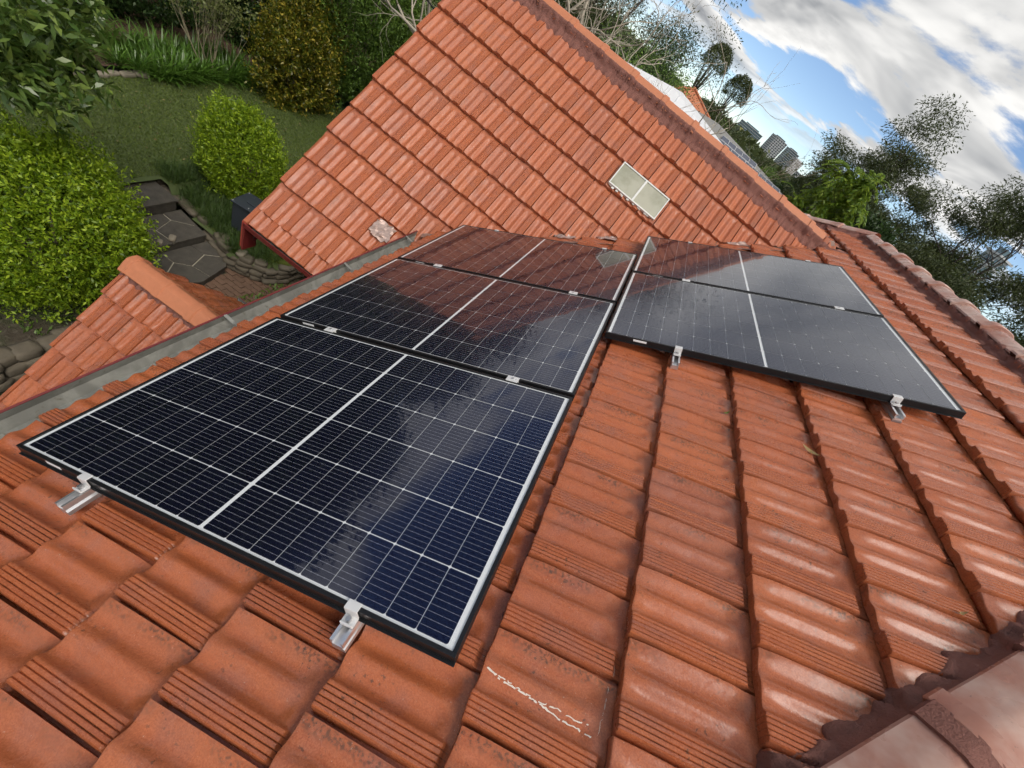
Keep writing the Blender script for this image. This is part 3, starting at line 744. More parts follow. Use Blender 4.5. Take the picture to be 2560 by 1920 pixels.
g1 = gutter((-0.195, -1.6, gz), (0, 1, 0), 4.88, (-1, 0, 0), house, straps=(2.72, 3.78, 4.66)); tag(g1, 'long gutter with red lip and dirty grey inside')
MB().box((-0.165, 0.84, gz - 0.06), (0.025, 4.88, 0.20)).build('fascia', M_RED, house)
g2 = gutter((-1.63, 2.665, -0.985), (1, 0, 0), 1.75, (0, -1, 0), house, wd=0.115, dp=0.08, debris=True)
MB().box((-0.76, 2.70, -1.08), (1.75, 0.025, 0.20)).build('fascia', M_RED, house)
MB().box((-1.62, 2.63, -1.17), (0.022, 0.16, 0.26)).build('barge_end', M_RED, house)
MB().box((-1.655, 2.60, -1.16), (0.05, 0.03, 0.30)).build('barge_end', simple('lighter_red_paint', (0.36, 0.06, 0.04), 0.5), house)  # narrow front edge piece, coloured a lighter red than the board beside it
b = MB(); vvv = wing_roof.pt(-0.17, -(WING_X0 + 0.05), -0.06); vv2 = wing_roof.pt(wv_top, -(WING_X0 + 0.05), -0.06)
b.add([vvv, vv2, vv2 - A((0, 0, .16)), vvv - A((0, 0, .16)), vvv + A((.025, 0, 0)), vv2 + A((.025, 0, 0)), vv2 + A((.025, 0, -.16)), vvv + A((.025, 0, -.16))], [(0, 1, 2, 3), (7, 6, 5, 4), (0, 4, 5, 1), (3, 2, 6, 7)])
b.build('barge_board', M_RED, house)
pe = porch_roof.pt(pv0, 0, 0)
g3 = gutter((PORCH_X0 - 0.02, pe[1] + 0.02, pe[2] + 0.0), (1, 0, 0), 2.3, (0, -1, 0), house, wd=0.115, dp=0.08)
pb_ = A((0, PRY, PRZ)) + pbd * 1.72
g4 = gutter((PORCH_X0 - 0.02, pb_[1] - 0.02, pb_[2]), (1, 0, 0), 2.3, (0, 1, 0), house, wd=0.115, dp=0.08)
M_BRICK = simple('dark_brick_wall', (0.23, 0.10, 0.07), 0.85, 0, 0.3, 20, 0.4)
GZ = -5.3
MB().box((3.84, 3.1, (GZ - 0.42) / 2 - 0.2), (7.2, 9.2, -GZ - 0.42)).build('wall', M_BRICK, house)
MB().box((-0.45, 5.3, (GZ - 1.2) / 2 - 0.2), (1.3, 4.0, -GZ - 1.2)).build('wall', M_BRICK, house)
b = MB(); b.add([(-1.1, 3.3, -1.2), (-1.1, 7.3, -1.2), (-1.1, 5.3, 1.1), (0.2, 3.3, -1.2), (0.2, 7.3, -1.2), (0.2, 5.3, 1.1)], [(0, 1, 2), (3, 5, 4), (0, 3, 4, 1)]); b.build('gable_wall', M_BRICK, house)
MB().box((-1.1, 2.06, (GZ - 3.3) / 2 - 0.1), (2.2, 2.1, -GZ - 3.3)).build('wall', M_BRICK, house)
b = MB(); b.add([(-2.2, 1.0, -3.3), (-2.2, 3.12, -3.3), (-2.2, 2.06, -2.1), (0.2, 1.0, -3.3), (0.2, 3.12, -3.3), (0.2, 2.06, -2.1)], [(0, 1, 2), (3, 5, 4), (0, 3, 4, 1)]); b.build('gable_wall', M_BRICK, house)

# ---------------------------------------------------------------- roof window on the wing
def wl(x, v, c): return wing_roof.pt(v, -x, c)
SX0, SX1, SV0, SV1 = 0.857, 1.483, 2.505, 2.795
sk = empty('roof_window', parent=house); tag(sk, 'small double roof window with white frame')
skb = MB(); ax3 = (A((1, 0, 0)), WV, WN)
for (x0, x1, v0_, v1_) in ((SX0, SX1, SV0, SV0 + 0.014), (SX0, SX1, SV1 - 0.014, SV1), (SX0, SX0 + 0.012, SV0 + 0.014, SV1 - 0.014), (SX1 - 0.012, SX1, SV0 + 0.014, SV1 - 0.014), ((SX0 + SX1) / 2 - 0.011, (SX0 + SX1) / 2 + 0.011, SV0 + 0.014, SV1 - 0.014)):
    skb.box(wl((x0 + x1) / 2, (v0_ + v1_) / 2, 0.052), (x1 - x0, v1_ - v0_, 0.034), ax3)
skb.build('window_frame', simple('chalky_white_paint', (0.70, 0.70, 0.66), 0.5, 0, 0.1, 30), sk, bevel=0.001)
def pane_mat():
    n_ = NT('frosted_pane'); p = n_.pos()
    c = n_.mix(n_.ramp(n_.noise(5, 4, .6, p), .35, .65), (0.30, 0.30, 0.22), (0.42, 0.41, 0.32))
    return n_.fin(c, 0.12, 0.0, 0.8)
M_PANE = pane_mat()
for x0, x1 in ((SX0 + 0.012, (SX0 + SX1) / 2 - 0.011), ((SX0 + SX1) / 2 + 0.011, SX1 - 0.012)):
    MB().box(wl((x0 + x1) / 2, (SV0 + SV1) / 2, 0.050), (x1 - x0, SV1 - SV0 - 0.028, 0.02), ax3).build('pane', M_PANE, sk)
b = MB(); r_ = np.random.default_rng(3)
for i in range(16):
    x = SX0 + 0.02 + (SX1 - SX0 - 0.04) * r_.random(); b.box(wl(x, SV0 - 0.004 + r_.normal(0, 0.004), 0.045), (r_.uniform(0.01, 0.035), 0.016, r_.uniform(0.01, 0.02)), ax3)
b.build('sealant', simple('white_silicone', (0.75, 0.74, 0.70), 0.5), sk)['kind'] = 'stuff'

# ---------------------------------------------------------------- chalk marks, leaves and twigs lying on the tiles
def scribble(pts, wd, seed, name='chalk_mark', c=0.0):
    r_ = np.random.default_rng(seed); P = []
    for a, b_ in zip(pts[:-1], pts[1:]):
        n_ = max(2, int(math.dist(a, b_) / 0.006))
        for i in range(n_): f = i / n_; P.append((a[0] + (b_[0] - a[0]) * f, a[1] + (b_[1] - a[1]) * f))
    V = []; F = []
    dep = bpy.context.evaluated_depsgraph_get()
    for i, (s, y) in enumerate(P):
        hw = wd * (0.5 + r_.random() * 0.7); o_ = main_roof.pt(s + r_.normal(0, 0.0012), y + r_.normal(0, 0.0008), 0.25)
        for sg in (-1, 1):
            oo = o_ + MY * sg * hw * 0.9 + MU * sg * hw * 0.4
            hit, loc, *_ = SC.ray_cast(dep, Vector(oo), Vector(-MN))
            V.append(tuple(A(loc) + MN * 0.0012) if hit else tuple(oo))
    for i in range(len(P) - 1):
        if r_.random() < 0.28: continue
        q = [A(V[2 * i]), A(V[2 * i + 2])]
        if np.linalg.norm(q[0] - q[1]) > 0.03: continue
        F.append((2 * i, 2 * i + 1, 2 * i + 3, 2 * i + 2))
    me = bpy.data.meshes.new(name); me.from_pydata(V, [], F); me.update()
    return link(name, me, M_CHALK, house)
M_CHALK = simple('white_chalk', (0.72, 0.66, 0.58), 0.9, 0, 0.1, 60)
bpy.context.view_layer.update()
scribble([(1.79, 0.040), (1.83, 0.031), (1.88, 0.030), (1.942, 0.026), (2.0, 0.017), (2.04, 0.018), (2.076, 0.012)], 0.0020, 1)
scribble([(1.80, 0.037), (1.86, 0.034), (1.93, 0.027), (1.98, 0.033), (2.03, 0.029), (2.066, 0.034)], 0.0015, 2)
scribble([(2.092, 0.128), (2.089, 0.09), (2.088, 0.05), (2.083, 0.008)], 0.0013, 3)
scribble([(2.097, 0.188), (2.098, 0.165), (2.096, 0.143)], 0.0013, 4)
# ---------------------------------------------------------------- vegetation tools
def leaf_mat(name, cols, rough=0.5, trans=0.3, spec=0.4):
    n_ = NT(name); r = n_.island(); p = n_.pos()
    cr = n_.n('ShaderNodeValToRGB', {0: n_.math('FRACT', n_.math('ADD', r, n_.math('MULTIPLY', n_.noise(1.3, 2, 0.5, p), 0.35)))})
    e = cr.color_ramp.elements
    while len(e) < len(cols): e.new(0.5)
    for i, c in enumerate(cols): e[i].position = i / (len(cols) - 1); e[i].color = (*c, 1)
    n_.fin(cr.outputs[0], rough, 0, spec)
    tl = n_.n('ShaderNodeBsdfTranslucent', {0: n_.mix(0.5, cr.outputs[0], tuple(min(1, c * 1.3) for c in cols[-1]))})
    mx = n_.n('ShaderNodeMixShader', {0: trans, 1: n_.b.outputs[0], 2: tl.outputs[0]})
    n_.t.links.new(mx.outputs[0], n_.o.inputs[0])
    return n_.m
def unit(v): return v / (np.linalg.norm(v, axis=-1, keepdims=True) + 1e-9)
def leaves(name, base, d, length, ratio, mat, parent=None, r_=None, mid=0.45, droop=0.0):
    """one mesh of many four-cornered leaves; base (N,3), d (N,3) unit, length (N,)"""
    r_ = r_ or rng; N = len(base); d = unit(d)
    s = unit(np.cross(d, r_.normal(size=(N, 3)))); n_ = np.cross(d, s)
    L = length[:, None]; V = np.empty((N, 4, 3))
    V[:, 0] = base
    V[:, 1] = base + d * L * mid + s * L * ratio * 0.5 + n_ * L * 0.06
    V[:, 2] = base + d * L + np.array([0, 0, -1]) * L * droop
    V[:, 3] = base + d * L * mid - s * L * ratio * 0.5 + n_ * L * 0.06
    me = bpy.data.meshes.new(name); me.vertices.add(N * 4); me.vertices.foreach_set('co', V.ravel().astype(np.float32))
    me.loops.add(N * 4); me.loops.foreach_set('vertex_index', np.arange(N * 4, dtype=np.int32))
    me.polygons.add(N); me.polygons.foreach_set('loop_start', np.arange(0, N * 4, 4, dtype=np.int32))
    me.update(calc_edges=True); me.materials.append(mat)
    return link(name, me, None, parent)
def straps(name, base, d, length, width, mat, parent, r_, bend=0.9, segs=4, mesh_only=False):
    """arching strap leaves"""
    N = len(base); V = []; F = []
    for i in range(N):
        p = base[i].copy(); dd = unit(d[i]); sd_ = unit(np.cross(dd, (0, 0, 1)) + 1e-6); L = length[i] / segs; w = width[i]
        b0 = len(V)
        for k in range(segs + 1):
            f = k / segs; ww = w * (1 - f ** 2.2) * 0.5 + 0.0005
            V.append(p + sd_ * ww); V.append(p - sd_ * ww)
            p = p + dd * L; dd = unit(dd + np.array([0, 0, -1]) * bend * (0.15 + 0.55 * f) / segs * 3)
        F += [(b0 + 2 * k, b0 + 2 * k + 1, b0 + 2 * k + 3, b0 + 2 * k + 2) for k in range(segs)]
    me = bpy.data.meshes.new(name); me.from_pydata([tuple(v) for v in V], [], F); me.update(); me.materials.append(mat)
    return me if mesh_only else link(name, me, None, parent)
def lump(dirs, seed, amp, freq=3.0):
    r_ = np.random.default_rng(seed); o = np.zeros(len(dirs))
    for k in range(7):
        a = r_.normal(size=3) * freq * (1 + k * 0.45); o += np.sin(dirs @ a + r_.uniform(0, 6.3)) / (1 + k * 0.5)
    return 1 + amp * o / 2.2
M_BARK = simple('grey_brown_bark', (0.16, 0.125, 0.095), 0.85, 0, 0.3, 18, 0.5)
M_BARKP = simple('pale_bark', (0.42, 0.37, 0.29), 0.8, 0, 0.25, 16, 0.4)
M_BARKD = simple('dark_bark', (0.07, 0.055, 0.045), 0.9, 0, 0.3, 18, 0.4)
def bush(name, label, cat, cen, rad, shoots, leaf, mat, seed, lumps=0.16, per=7, group=None, ratio=0.42, spiky=0.35, z0=None, zmin=None, open_=0.0):
    r_ = np.random.default_rng(seed); cen = A(cen); rad = A(rad); z0 = cen[2] - rad[2] if z0 is None else z0
    root = empty(name, (0, 0, 0)); tag(root, label, cat, group)
    d = unit(r_.normal(size=(shoots, 3))); rr = lump(d, seed, lumps)
    depth = 1 - np.abs(r_.normal(0, 0.13, shoots)) - open_ * r_.random(shoots)
    sp_ = r_.random(shoots) < 0.10; depth[sp_] = 1 + r_.uniform(0.02, 0.17, sp_.sum())
    P = cen + d * rad * (rr * depth)[:, None]
    if zmin is not None: P = P[P[:, 2] > zmin]; d = d[:len(P)] if False else unit((P - cen) / rad)
    ax = unit(d * (1 - spiky) + np.array([0, 0, 1]) * (0.55 + spiky) + r_.normal(0, 0.25, (len(P), 3)))
    N = len(P)
    base = np.repeat(P, per, 0) + np.repeat(ax, per, 0) * (np.tile(np.linspace(-1.4, 1.1, per), N) * leaf)[:, None]
    ld = unit(np.repeat(ax, per, 0) * 0.55 + r_.normal(0, 0.75, (N * per, 3)))
    leaves('foliage', base, ld, leaf * r_.uniform(0.7, 1.25, N * per), ratio, mat, root, r_)
    b = MB()
    for k in range(7):
        a = r_.uniform(0, 6.28); p0 = np.array([cen[0] + 0.12 * math.cos(a), cen[1] + 0.12 * math.sin(a), z0]); p1 = cen + np.array([math.cos(a), math.sin(a), 0.4]) * rad * 0.5
        b.tube([p0, (p0 + p1) / 2 + r_.normal(0, 0.05, 3), p1], [0.035, 0.025, 0.008], 5)
    b.build('stem', M_BARK, root, True)
    return root
def grow(mb, p, d, L, r, lev, r_, tips, spread=0.6, kids=3, up=0.15, wob=0.12, shrink=0.68, sides=6, taper=0.68):
    n_ = 5; pts = [p.copy()]; rad = [r]; dd = d.copy()
    for i in range(n_):
        dd = unit(dd + r_.normal(0, wob, 3) + np.array([0, 0, up * 0.3])); p = p + dd * L / n_; pts.append(p.copy()); rad.append(r * (1 - 0.42 * (i + 1) / n_))
    mb.tube(pts, rad, sides if lev > 1 else 4)
    if lev <= 0: tips.append((p, dd)); return
    for k in range(kids + (1 if r_.random() < 0.4 else 0)):
        f = r_.uniform(0.45, 1.0) if k else 1.0; i = min(n_, max(1, int(round(f * n_))))
        nd = unit(dd + unit(r_.normal(size=3)) * spread * r_.uniform(0.7, 1.4) + np.array([0, 0, up]))
        grow(mb, pts[i].copy(), nd, L * shrink * r_.uniform(0.75, 1.2), rad[i] * taper, lev - 1, r_, tips, spread, kids, up, wob, shrink, sides, taper)
def tree(name, label, base, height, lev, seed, mat, bark, cat='tree', group=None, spread=0.6, kids=3, up=0.2, trunk_r=0.14, lean=(0, 0, 0), n_leaf=60, clump=0.5, leaf=0.12, ratio=0.35, droop=0.0, flat=1.0, hang=0.0, first=0.38, shrink=0.68, wob=0.12, taper=0.68):
    r_ = np.random.default_rng(seed); root = empty(name, (0, 0, 0)); tag(root, label, cat, group)
    mb = MB(); tips = []
    grow(mb, A(base), unit(A((0, 0, 1)) + A(lean)), height * first, trunk_r, lev, r_, tips, spread, kids, up, wob, shrink, 6, taper)
    mb.build('trunk', bark, root, True)
    if n_leaf:
        T = np.array([t[0] for t in tips]); N = len(T) * n_leaf
        off = unit(r_.normal(size=(N, 3))) * (r_.random((N, 1)) ** 0.5) * clump * r_.uniform(0.6, 1.3, (len(T), 1)).repeat(n_leaf, 0); off[:, 2] *= flat
        base_ = T.repeat(n_leaf, 0) + off
        d = unit(off + r_.normal(0, clump * 0.5, (N, 3)) + np.array([0, 0, -hang]))
        leaves('crown', base_, d, leaf * r_.uniform(0.6, 1.4, N), ratio, mat, root, r_, droop=droop)
    return root, tips
M_BUSH = leaf_mat('bright_box_leaf', [(0.060, 0.115, 0.008), (0.14, 0.235, 0.012), (0.26, 0.38, 0.018), (0.42, 0.54, 0.04)], 0.42, 0.30)
M_DARKL = leaf_mat('dark_evergreen_leaf', [(0.012, 0.026, 0.006), (0.025, 0.055, 0.010), (0.045, 0.09, 0.016)], 0.45, 0.2)
M_MIDL = leaf_mat('mid_green_leaf', [(0.045, 0.09, 0.014), (0.10, 0.18, 0.028), (0.20, 0.31, 0.055)], 0.42, 0.25)
M_YEL = leaf_mat('gold_variegated_leaf', [(0.035, 0.055, 0.006), (0.065, 0.095, 0.008), (0.14, 0.14, 0.012), (0.46, 0.36, 0.05)], 0.35, 0.25)
M_STRAP = leaf_mat('strap_leaf', [(0.045, 0.10, 0.012), (0.075, 0.16, 0.020), (0.13, 0.24, 0.04)], 0.32, 0.25, 0.5)
M_BROAD = leaf_mat('broad_leaf', [(0.035, 0.075, 0.014), (0.07, 0.13, 0.022), (0.12, 0.19, 0.045), (0.22, 0.30, 0.06)], 0.28, 0.25, 0.6)
M_OLIVE = leaf_mat('olive_gum_leaf', [(0.028, 0.042, 0.010), (0.055, 0.075, 0.020), (0.095, 0.115, 0.038)], 0.5, 0.25)
M_FERN = leaf_mat('feathery_leaf', [(0.045, 0.10, 0.010), (0.09, 0.17, 0.014), (0.17, 0.26, 0.03), (0.30, 0.40, 0.05)], 0.4, 0.35)
M_TURF = leaf_mat('turf_blade', [(0.065, 0.105, 0.020), (0.12, 0.175, 0.034), (0.20, 0.25, 0.06)], 0.6, 0.2, 0.2)
M_TWIG = leaf_mat('pale_shrub_leaf', [(0.09, 0.11, 0.03), (0.15, 0.18, 0.05), (0.24, 0.26, 0.10)], 0.5, 0.3)

# ---------------------------------------------------------------- ground, lawn, beds
def ground_mat():
    n_ = NT('garden_earth'); p = n_.pos()
    c = n_.mix(n_.ramp(n_.noise(0.9, 5, 0.6, p), 0.40, 0.62), (0.055, 0.042, 0.028), (0.045, 0.060, 0.020))
    c = n_.mix(n_.ramp(n_.noise(14, 4, 0.6, p), 0.45, 0.7), c, (0.10, 0.085, 0.06))
    n_.bump(n_.noise(30, 5, 0.7, p), 0.8, 0.03)
    return n_.fin(c, 0.95)
M_EARTH = ground_mat()
def mulch_mat():
    n_ = NT('leaf_mulch'); p = n_.pos()
    c = n_.mix(n_.ramp(n_.noise(26, 5, 0.7, p), 0.38, 0.66), (0.050, 0.028, 0.018), (0.17, 0.10, 0.065))
    c = n_.mix(n_.ramp(n_.noise(2.0, 3, 0.5, p), 0.5, 0.7), c, (0.05, 0.06, 0.02))
    n_.bump(n_.noise(45, 5, 0.7, p), 1.0, 0.03)
    return n_.fin(c, 0.95)
M_MULCH = mulch_mat()
g = MB(); Rg = 3500
ring = [0, 30, 80, 200, 600, Rg]
g.add([(0, 0, -5.95)] + [(r * math.cos(a), r * math.sin(a), -5.95) for r in ring[1:] for a in np.linspace(0, 2 * math.pi, 48, endpoint=False)], [(0, 1 + i, 1 + (i + 1) % 48) for i in range(48)] + [(1 + 48 * k + i, 1 + 48 * (k + 1) + i, 1 + 48 * (k + 1) + (i + 1) % 48, 1 + 48 * k + (i + 1) % 48) for k in range(4) for i in range(48)])
tag(g.build('ground', M_EARTH), kind='structure')
WALLX = [-7.2, -6.85, -5.56, -5.17, -4.74, -4.47, -4.09, -3.97]; WALLY = [5.82, 5.80, 5.73, 5.65, 5.54, 5.67, 5.90, 6.25]
def lawn_z(x, y):
    z = -4.70 + 0.03 * math.sin(x * 0.9) * math.cos(y * 0.7)
    if x > -6.6:
        dist = y - np.interp(x, WALLX, WALLY); z -= 0.26 * max(0, 1 - max(0, dist) / 1.1) ** 1.3
    return z
def field(name, x0, x1, y0, y1, st, zf, keep, mat):
    nx = int((x1 - x0) / st) + 1; ny = int((y1 - y0) / st) + 1; V = []; F = []
    for i in range(nx):
        for j in range(ny): x = x0 + i * st; y = y0 + j * st; V.append((x, y, zf(x, y)))
    for i in range(nx - 1):
        for j in range(ny - 1):
            if keep(x0 + (i + .5) * st, y0 + (j + .5) * st): F.append((i * ny + j, (i + 1) * ny + j, (i + 1) * ny + j + 1, i * ny + j + 1))
    me = bpy.data.meshes.new(name); me.from_pydata(V, [], F); me.update(); me.polygons.foreach_set('use_smooth', [True] * len(F))
    return tag(link(name, me, mat), kind='structure')
M_LAWN = simple('lawn_thatch', (0.070, 0.095, 0.030), 0.95, 0, 0.35, 5, 0.6)
def lawn_in(x, y): return (x < -6.85 or y > np.interp(x, WALLX, WALLY)) and x < -3.9
field('lawn', -10.3, -3.2, 2.4, 16.0, 0.1, lawn_z, lawn_in, M_LAWN)
field('garden_bed', -40, -10.2, -8, 40, 0.8, lambda x, y: -4.62 + 0.10 * math.sin(x * 1.3 + y) + max(0, -x - 11) * 0.05, lambda x, y: True, M_MULCH)
field('garden_bed', -10.4, 0, 15.8, 40, 0.8, lambda x, y: -4.66 + 0.06 * math.sin(x * 2 + y), lambda x, y: True, M_MULCH)
field('garden_soil', -11, -4.55, -4, 4.6, 0.15, lambda x, y: -5.35 + 0.03 * math.sin(x * 3.1) * math.sin(y * 2.7), lambda x, y: x < -6.8 and y < 2.5 or x >= -6.8 and y < 4.45, M_EARTH)
lb_ = MB(); lbp = [(-10.3, 2.4), (-6.87, 2.4), (-6.87, 5.83), (-6.9, 16.0), (-10.3, 16.0)]
lb_.add([(x, y, -4.735) for x, y in lbp] + [(x, y, -5.6) for x, y in lbp], [(0, 1, 2, 3, 4)] + [(i, i + 5, (i + 1) % 5 + 5, (i + 1) % 5) for i in range(5)]); tag(lb_.build('lawn_bank', M_EARTH), kind='structure')
# mown turf
r_ = np.random.default_rng(21); N = 190000
px = r_.uniform(-10.3, -4.0, N); py = r_.uniform(3.2, 13.5, N)
wy = np.interp(px, WALLX, WALLY); ok = (px < -6.9) | (py > wy + 0.05); px, py = px[ok], py[ok]
pz = -4.70 + 0.03 * np.sin(px * 0.9) * np.cos(py * 0.7); wy = np.interp(px, WALLX, WALLY); pz = np.where(px > -6.6, pz - 0.26 * np.clip(1 - np.clip(py - wy, 0, None) / 1.1, 0, 1) ** 1.3, pz)
bd = unit(np.stack([r_.normal(0, 0.7, len(px)), r_.normal(0, 0.7, len(px)), np.full(len(px), 0.75)], 1))
gr = leaves('grass', np.stack([px, py, pz], 1), bd, r_.uniform(0.03, 0.075, len(px)), 0.13, M_TURF, None, r_)
tag(gr, 'short green mown grass covering the lawn', 'grass', kind='stuff')
N = 420; lx = r_.uniform(-10.2, -4.2, N); ly = r_.uniform(4, 13, N); lz = np.array([lawn_z(a, b_) for a, b_ in zip(lx, ly)]) + 0.035; okl = (lx < -6.9) | (ly > np.interp(lx, WALLX, WALLY)); lx, ly, lz = lx[okl], ly[okl], lz[okl]
ll = leaves('leaf_litter', np.stack([lx, ly, lz], 1), unit(np.stack([r_.normal(size=len(lx)), r_.normal(size=len(lx)), np.full(len(lx), 0.1)], 1)), r_.uniform(0.03, 0.07, len(lx)), 0.5, leaf_mat('fallen_leaf_litter', [(0.22, 0.15, 0.06), (0.36, 0.30, 0.14), (0.12, 0.08, 0.04)], 0.7, 0.1), None, r_)
tag(ll, 'scattered small dry leaves lying on the lawn', 'leaf litter', kind='stuff')
# longer grass on the bank beside the steps
M_MONDO = leaf_mat('mondo_blade', [(0.026, 0.052, 0.010), (0.050, 0.095, 0.018), (0.085, 0.14, 0.03)], 0.5, 0.2)
B = []; D = []
for k in range(270):
    x = r_.uniform(-7.1, -4.1); y = np.interp(x, WALLX, WALLY) + 0.1 + abs(r_.normal(0, 0.45)); z = lawn_z(x, y)
    for q in range(26): B.append((x + r_.normal(0, 0.04), y + r_.normal(0, 0.04), z)); D.append((r_.normal(0, 0.5), r_.normal(0, 0.5), 0.9))
mg = straps('bank_grass', A(B), A(D), r_.uniform(0.14, 0.34, len(B)), r_.uniform(0.004, 0.008, len(B)), M_MONDO, None, r_, 1.0, 3)
tag(mg, 'long dark grass hanging over the bank beside the steps', 'grass', kind='stuff')
# scattered weeds on the lower soil and small clover by the paving
B = []; D = []
for k in range(260):
    if k % 3: x, y, z = r_.uniform(-6.6, -4.7), r_.uniform(0.3, 3.4), -5.34
    else: x, y, z = r_.uniform(-3.9, -2.9), r_.uniform(4.3, 6.2), -5.31
    for q in range(14): B.append((x + r_.normal(0, 0.06), y + r_.normal(0, 0.06), z)); D.append((r_.normal(0, 0.8), r_.normal(0, 0.8), 0.7))
wd_ = leaves('weeds', A(B), unit(A(D)), r_.uniform(0.04, 0.12, len(B)), 0.35, M_MIDL, None, r_)
tag(wd_, 'low weeds growing in the bare soil below the gutter', 'weeds', kind='stuff')
field('clover_patch', -3.95, -2.6, 3.6, 6.4, 0.15, lambda x, y: -5.32, lambda x, y: True, M_LAWN)

# ---------------------------------------------------------------- stone steps, paving, walls
M_FLAG = simple('wet_flagstone', (0.070, 0.062, 0.050), 0.7, 0, 0.65, 7, 0.9, detail=8)
M_JOINT = simple('pale_joint_mortar', (0.34, 0.31, 0.24), 0.9, 0, 0.25, 12, 0.5)
M_ROCK = simple('garden_sandstone', (0.125, 0.105, 0.075), 0.9, 0, 0.45, 5, 0.7)
M_ROCKL = simple('pale_edge_stone', (0.23, 0.20, 0.15), 0.9, 0, 0.3, 6, 0.6)
M_MOSS = simple('moss', (0.085, 0.11, 0.012), 0.95, 0, 0.4, 20, 0.8)
M_PAVER = simple('worn_brick', (0.15, 0.088, 0.056), 0.9, 0, 0.35, 6, 0.5)
def polyslab(name, poly, z, th, mat, parent, bev=0.008):
    b = MB(); n_ = len(poly)
    b.add([(x, y, z) for x, y in poly] + [(x, y, z - th) for x, y in poly], [tuple(range(n_)), tuple(range(2 * n_ - 1, n_ - 1, -1))] + [(i, i + n_, (i + 1) % n_ + n_, (i + 1) % n_) for i in range(n_)])
    return b.build(name, mat, parent, bevel=bev)
steps = empty('stone_steps'); tag(steps, 'dark flagstone garden steps with pale mortar joints below the lawn', 'steps')
def clip_poly(poly, a, b, c):
    out = []
    for i in range(len(poly)):
        p, q = poly[i], poly[(i + 1) % len(poly)]; dp = a * p[0] + b * p[1] - c; dq = a * q[0] + b * q[1] - c
        if dp >= 0: out.append(p)
        if dp * dq < 0: t = dp / (dp - dq); out.append((p[0] + (q[0] - p[0]) * t, p[1] + (q[1] - p[1]) * t))
    return out
def flags(poly, z, seeds, gap=0.020):
    cx_, cy_ = np.mean(poly, 0); inner = [(cx_ + (x - cx_) * 0.96, cy_ + (y - cy_) * 0.96) for x, y in poly]
    polyslab('step_base', inner, z - 0.045, 0.22, M_FLAG, steps, 0); polyslab('joint_fill', inner, z - 0.010, 0.03, M_JOINT, steps, 0)
    for i, s in enumerate(seeds):
        q = poly
        for j, o in enumerate(seeds):
            if i == j: continue
            a, b = s[0] - o[0], s[1] - o[1]; l_ = math.hypot(a, b); a /= l_; b /= l_
            q = clip_poly(q, a, b, a * (s[0] + o[0]) / 2 + b * (s[1] + o[1]) / 2 + gap * (0.5 if (i + j) % 2 else 0.3))
        if len(q) > 2: polyslab('flagstone', q, z + 0.004 * (i % 3), 0.05, M_FLAG, steps)
flags([(-5.42, 4.05), (-4.62, 4.3), (-4.50, 4.75), (-4.66, 5.40), (-4.86, 5.58), (-5.40, 5.62)], -5.15, [(-5.2, 4.3), (-4.75, 4.6), (-5.2, 5.05), (-4.85, 5.2), (-5.25, 5.5)])
flags([(-6.22, 4.05), (-5.44, 4.05), (-5.42, 5.62), (-6.22, 5.74)], -5.0, [(-5.7, 4.6), (-5.75, 5.25), (-6.1, 4.5), (-6.12, 5.1), (-6.1, 5.6)])
flags([(-7.10, 4.05), (-6.24, 4.05), (-6.26, 5.72), (-7.05, 5.75)], -4.80, [(-6.6, 4.6), (-6.6, 5.3)])
for x, y, z in ((-5.47, 4.75, -4.985), (-5.50, 4.95, -4.985), (-5.46, 4.55, -4.985)):
    pass
def rock_mesh(seed, size):
    r_ = np.random.default_rng(seed); bm = bmesh.new(); bmesh.ops.create_cube(bm, size=1.0); bmesh.ops.subdivide_edges(bm, edges=bm.edges[:], cuts=3, use_grid_fill=True)
    for v in bm.verts:
        p = np.array(v.co); l_ = np.abs(p).max(); sp = unit(p) * 0.62; p = p * 0.55 + sp * 0.45 + r_.normal(0, 0.022, 3); v.co = p * np.array(size)
    me = bpy.data.meshes.new('stone'); bm.to_mesh(me); bm.free(); me.polygons.foreach_set('use_smooth', [True] * len(me.polygons)); return me
ROCKS = [rock_mesh(i, (0.30, 0.20, 0.11)) for i in range(5)]
for m_ in ROCKS: m_.materials.append(M_ROCK)
swall = empty('stone_wall'); tag(swall, 'low curved dry stone wall between steps, bank and paving', 'wall')
path = [(-6.9, 5.86), (-5.56, 5.76), (-5.17, 5.68), (-4.76, 5.56), (-4.47, 5.68), (-4.09, 5.92), (-3.95, 6.2), (-3.95, 6.8)]
seg = [math.dist(a, b) for a, b in zip(path[:-1], path[1:])]; tot = sum(seg); k = 0; t_ = 0.0
while t_ < tot:
    d_ = t_; i = 0
    while i < len(seg) - 1 and d_ > seg[i]: d_ -= seg[i]; i += 1
    f = d_ / seg[i]; x = path[i][0] + (path[i + 1][0] - path[i][0]) * f; y = path[i][1] + (path[i + 1][1] - path[i][1]) * f; an = math.atan2(path[i + 1][1] - path[i][1], path[i + 1][0] - path[i][0])
    for lv, z in enumerate((-5.25, -5.14, -5.03, -4.94)):
        if x < -5.6 and lv < 3: continue
        if lv == 3 and k % 3 == 0 and x > -5.6: continue
        M = Matrix.Translation((x + r_.normal(0, 0.02), y + r_.normal(0, 0.02) + lv * 0.025, z)) @ Matrix.Rotation(an + r_.normal(0, 0.15), 4, 'Z') @ Matrix.Rotation(r_.normal(0, 0.07), 4, 'X') @ Matrix.Diagonal((r_.uniform(0.7, 1.2), r_.uniform(0.9, 1.3), r_.uniform(0.8, 1.15), 1))
        link('stone', ROCKS[int(r_.integers(5))], None, swall, M)
    t_ += r_.uniform(0.20, 0.29); k += 1
